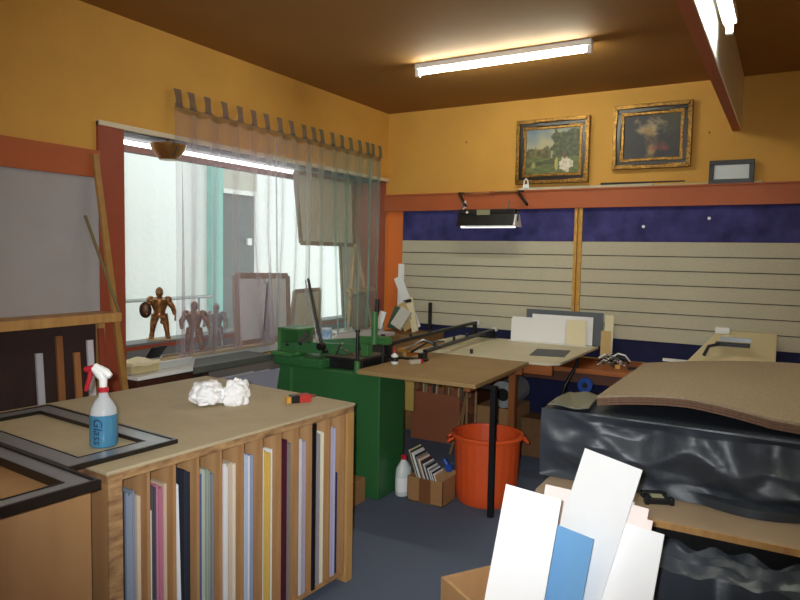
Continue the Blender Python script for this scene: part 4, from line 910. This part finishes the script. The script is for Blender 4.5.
# ============================================================ RIGHT: LOW TABLE, WRAPPED BLOCK, FELT PILE
t = thing('low_table', 'low wooden table carrying the black wrapped block at the right', 'table', (3.2, -2.1, 0))
pl = [(2.50, -1.2)] + [(2.50 + .08 - .08 * math.cos(a), -2.80 - .08 * math.sin(a)) for a in (math.radians(q) for q in (0, 22, 45, 67, 90))] + [(4.2, -2.88), (4.2, -1.2)]
B().prism(pl, .527, .55).add('table_top', mat('pale_table', (168, 146, 120), .4, var=.04, scale=4), t, bevel=.003)
B().box(2.60, 4.15, -2.886, -2.876, .524, .549).add('wood_lipping', M_pine, t)
for x, y in ((2.56, -2.75), (4.1, -2.75), (2.56, -1.3), (4.1, -1.3)): B().box(x, x + .05, y, y + .05, 0, .526).add('leg', M_pine, t)
B().box(2.62, 4.1, -2.80, -2.78, .42, .526).add('apron', M_dsteel, t)
t2 = B().slab(40, 12, lambda u, v: (2.95 + .75 * u, -2.98 + .12 * v + .012 * math.sin(u * 20), .47 + .03 * noise.noise(Vector((u * 9, v * 5, 1))) - .06 * (1 - v)), .30)
t2.add('plastic_bag', mat('blue_grey_polythene', (62, 70, 80), .4, spec=.5, bump=.4, bscale=12), label='grey-blue plastic bag standing on the floor before the low table', cat='bag', smooth=True)
bg = bpy.data.objects['plastic_bag']; bg.location.z -= .0
# wrapped block
def wrap_fn():
    x0, x1, y0, y1, z0, z1 = 2.455, 3.95, -2.62, -2.2, .552, .868
    bm = bmesh.new(); bmesh.ops.create_cube(bm, size=1); bmesh.ops.subdivide_edges(bm, edges=bm.edges, cuts=63, use_grid_fill=True)
    for v in bm.verts:
        p = v.co.copy(); fx, fy, fz = p.x + .5, p.y + .5, p.z + .5
        q = Vector((x0 + (x1 - x0) * fx, y0 + (y1 - y0) * fy, z0 + (z1 - z0) * fz))
        w = Vector((q.x * 3.1, q.y * 2.2, q.z * 3.6 + q.x * 1.1)); vv = noise.voronoi(w)[0]; rd = (vv[1] - vv[0])
        w2 = noise.noise(Vector((q.x * 2.3, q.y * 2.3, q.z * 5)))
        edge = min(1, fx * 9, (1 - fx) * 9 + 1, fz * 5, (1 - fz) * 6 + .15); fold_ = (-.055 * min(rd * 1.6, 1) + .045 * w2 - .010 * abs(noise.noise(q * 11)) * 2) * edge
        if fy < .001: q.y += -fold_ * 1.0 - .01 * math.sin(fz * PI)
        if fx < .001: q.x += -fold_ * .6
        if fz > .999: q.z += fold_ * .5 - .01
        if fz < .001: q.z = z0
        q.x = q.x
        bm_low = fz < .12 and fy < .001
        if bm_low and q.x > 2.85: q.y = min(q.y, y0 + .05 * math.sin(q.x * 9))
        q.x = max(q.x, 2.43); v.co = q
    return bm
b = B(); b.bm.free(); b.bm = wrap_fn(); b.add('wrapped_block', M_plastic, label='bulky block wrapped in wrinkled black plastic on the low table', cat='wrapped block', smooth=True)
B().slab(30, 16, lambda u, v: (2.475 + .19 * u * (1 - .2 * v), -2.60 + .36 * v, .877 + .006 * math.sin(u * 7 + v * 4) + .008 * u * (1 - v)), .006).add('olive_sheet', mat('olive_sheet', (104, 102, 84), .6, bump=.2), label='olive grey sheet lying over the left top of the wrapped block', cat='sheet', smooth=True)
# felt pile
B().box(2.78, 3.95, -2.15, -1.45, .5505, .885).add('support_box', mat('dark_brown_wood', (66, 36, 24)), label='dark brown box behind the wrapped block under the felt pile', cat='box', bevel=.004)
def felt(k):
    dz = .011 * k
    def f(u, v):
        x = 2.68 + 1.25 * u - .012 * (3 - k) * 0; y = -2.53 + 1.13 * v
        hump = .895 + .075 * math.sin(min(1, u * 1.5) * PI * .5) * (.25 + .75 * v) + .05 * math.sin(PI * min(1, max(0, (u - .0) / .55))) * (1 - v) * .55 - .09 * (min(u, .8) - .30 if u > .30 else 0) * (1 - v)
        return (x, y, hump + dz)
    return f
for k in range(4):
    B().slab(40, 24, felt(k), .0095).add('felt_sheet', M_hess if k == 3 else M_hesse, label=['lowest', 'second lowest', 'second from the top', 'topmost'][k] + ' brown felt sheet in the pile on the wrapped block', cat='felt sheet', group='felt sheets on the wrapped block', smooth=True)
# buckle / meter
t = thing('tape_measure', 'black gadget with a pale label lying on the low table', 'gadget', (2.98, -2.56, .551), math.radians(25), local=True)
B().box(-.045, .045, -.08, .0, 0, .022).box(-.058, -.04, -.09, -.06, 0, .03).box(.04, .058, -.09, -.06, 0, .03).box(-.05, .05, -.01, .02, 0, .026).add('case', M_black, t, bevel=.003)
B().box(-.024, .024, -.062, -.02, .0221, .024).add('label_plate', mat('pale_plate', (176, 176, 140), .4), t)
t.location = (2.955, -2.64, .551)

# ============================================================ FOREGROUND: stand of white mount cards
ca = math.atan2(-.136, .211)
cr = thing('card_crate', 'wooden crate holding white mount cards in the bottom right foreground', 'crate', (2.85, -3.60, 0), ca, local=True)
B().box(-.37, .36, -.20, -.187, 0, .46).box(-.37, .36, .287, .30, 0, .46).box(-.37, -.357, -.187, .287, 0, .46).box(.347, .36, -.187, .287, 0, .46).box(-.357, .347, -.187, .287, 0, .295).add('crate_body', M_ply, cr)
def mount(label, TL, TR, BL, zb, m, name='mount_card', t=.003, group=None):
    TL, TR, BL = Vector(TL), Vector(TR), Vector(BL); d = (BL - TL); k = (TL.z - zb) / (TL.z - BL.z); d = d * k; n = (TR - TL).cross(d).normalized() * t
    P = [TL, TR, TR + d, TL + d]; b = B(); b._ins(P + [p + n for p in P], [(0, 1, 2, 3), (7, 6, 5, 4), (0, 4, 5, 1), (1, 5, 6, 2), (2, 6, 7, 3), (3, 7, 4, 0)])
    return b.add(name, m, label=label, cat='mount card', group=group)
D = Vector((-.057, -.088, -.269))
def mc(label, TL, w_, h_, m, lean=D, a=None):
    TL = Vector(TL); a = ca if a is None else a; TR = TL + Vector((math.cos(a), math.sin(a), 0)) * w_
    ln = lean - Vector((math.cos(a), math.sin(a), 0)) * lean.dot(Vector((math.cos(a), math.sin(a), 0)))
    return mount(label, TL, TR, TL + ln * (.2 / abs(ln.z)), .2961 if TL.z - .2961 < 9 else 0, m)
M_whitec = mat('bright_white_card', (250, 250, 250), .5)
M_pinkc = card('faint_pink', (246, 232, 226))
mount('tall white mount card standing highest of the cards in the crate', (2.825, -3.282, .90), (3.036, -3.418, .90), (2.768, -3.37, .631), .2961, M_whitec)
mc('wide white mount card at the left front of the card crate', (2.627, -3.499, .80), .2, .5, M_whitec, Vector((-.02, -.05, -.17)), math.radians(-11))
mc('faintly pink mount card just behind the gap between the two tall white cards', (2.668, -3.205, .72), .16, .4, M_pinkc, Vector((0, -.1, -.3)), math.radians(-5))
mc('faintly pink mount card peeping out right behind the tallest card', (2.884, -3.297, .78), .150, .4, M_whitec)
mc('mount card in the upper step right of the tallest card', (2.945, -3.385, .78), .118, .4, M_pinkc, a=math.radians(-13))
mc('mount card in the middle step right of the tallest card', (2.958, -3.41, .755), .122, .4, M_pinkc, a=math.radians(-13))
mc('mount card in the lowest step right of the tallest card', (2.970, -3.44, .735), .150, .4, M_whitec, a=math.radians(-13))
mc('light blue mount card in front at the foot of the tallest card', (2.79, -3.49, .70), .145, .4, card('sky_blue', (112, 164, 210)), Vector((-.02, -.04, -.17)), a=math.radians(-20))
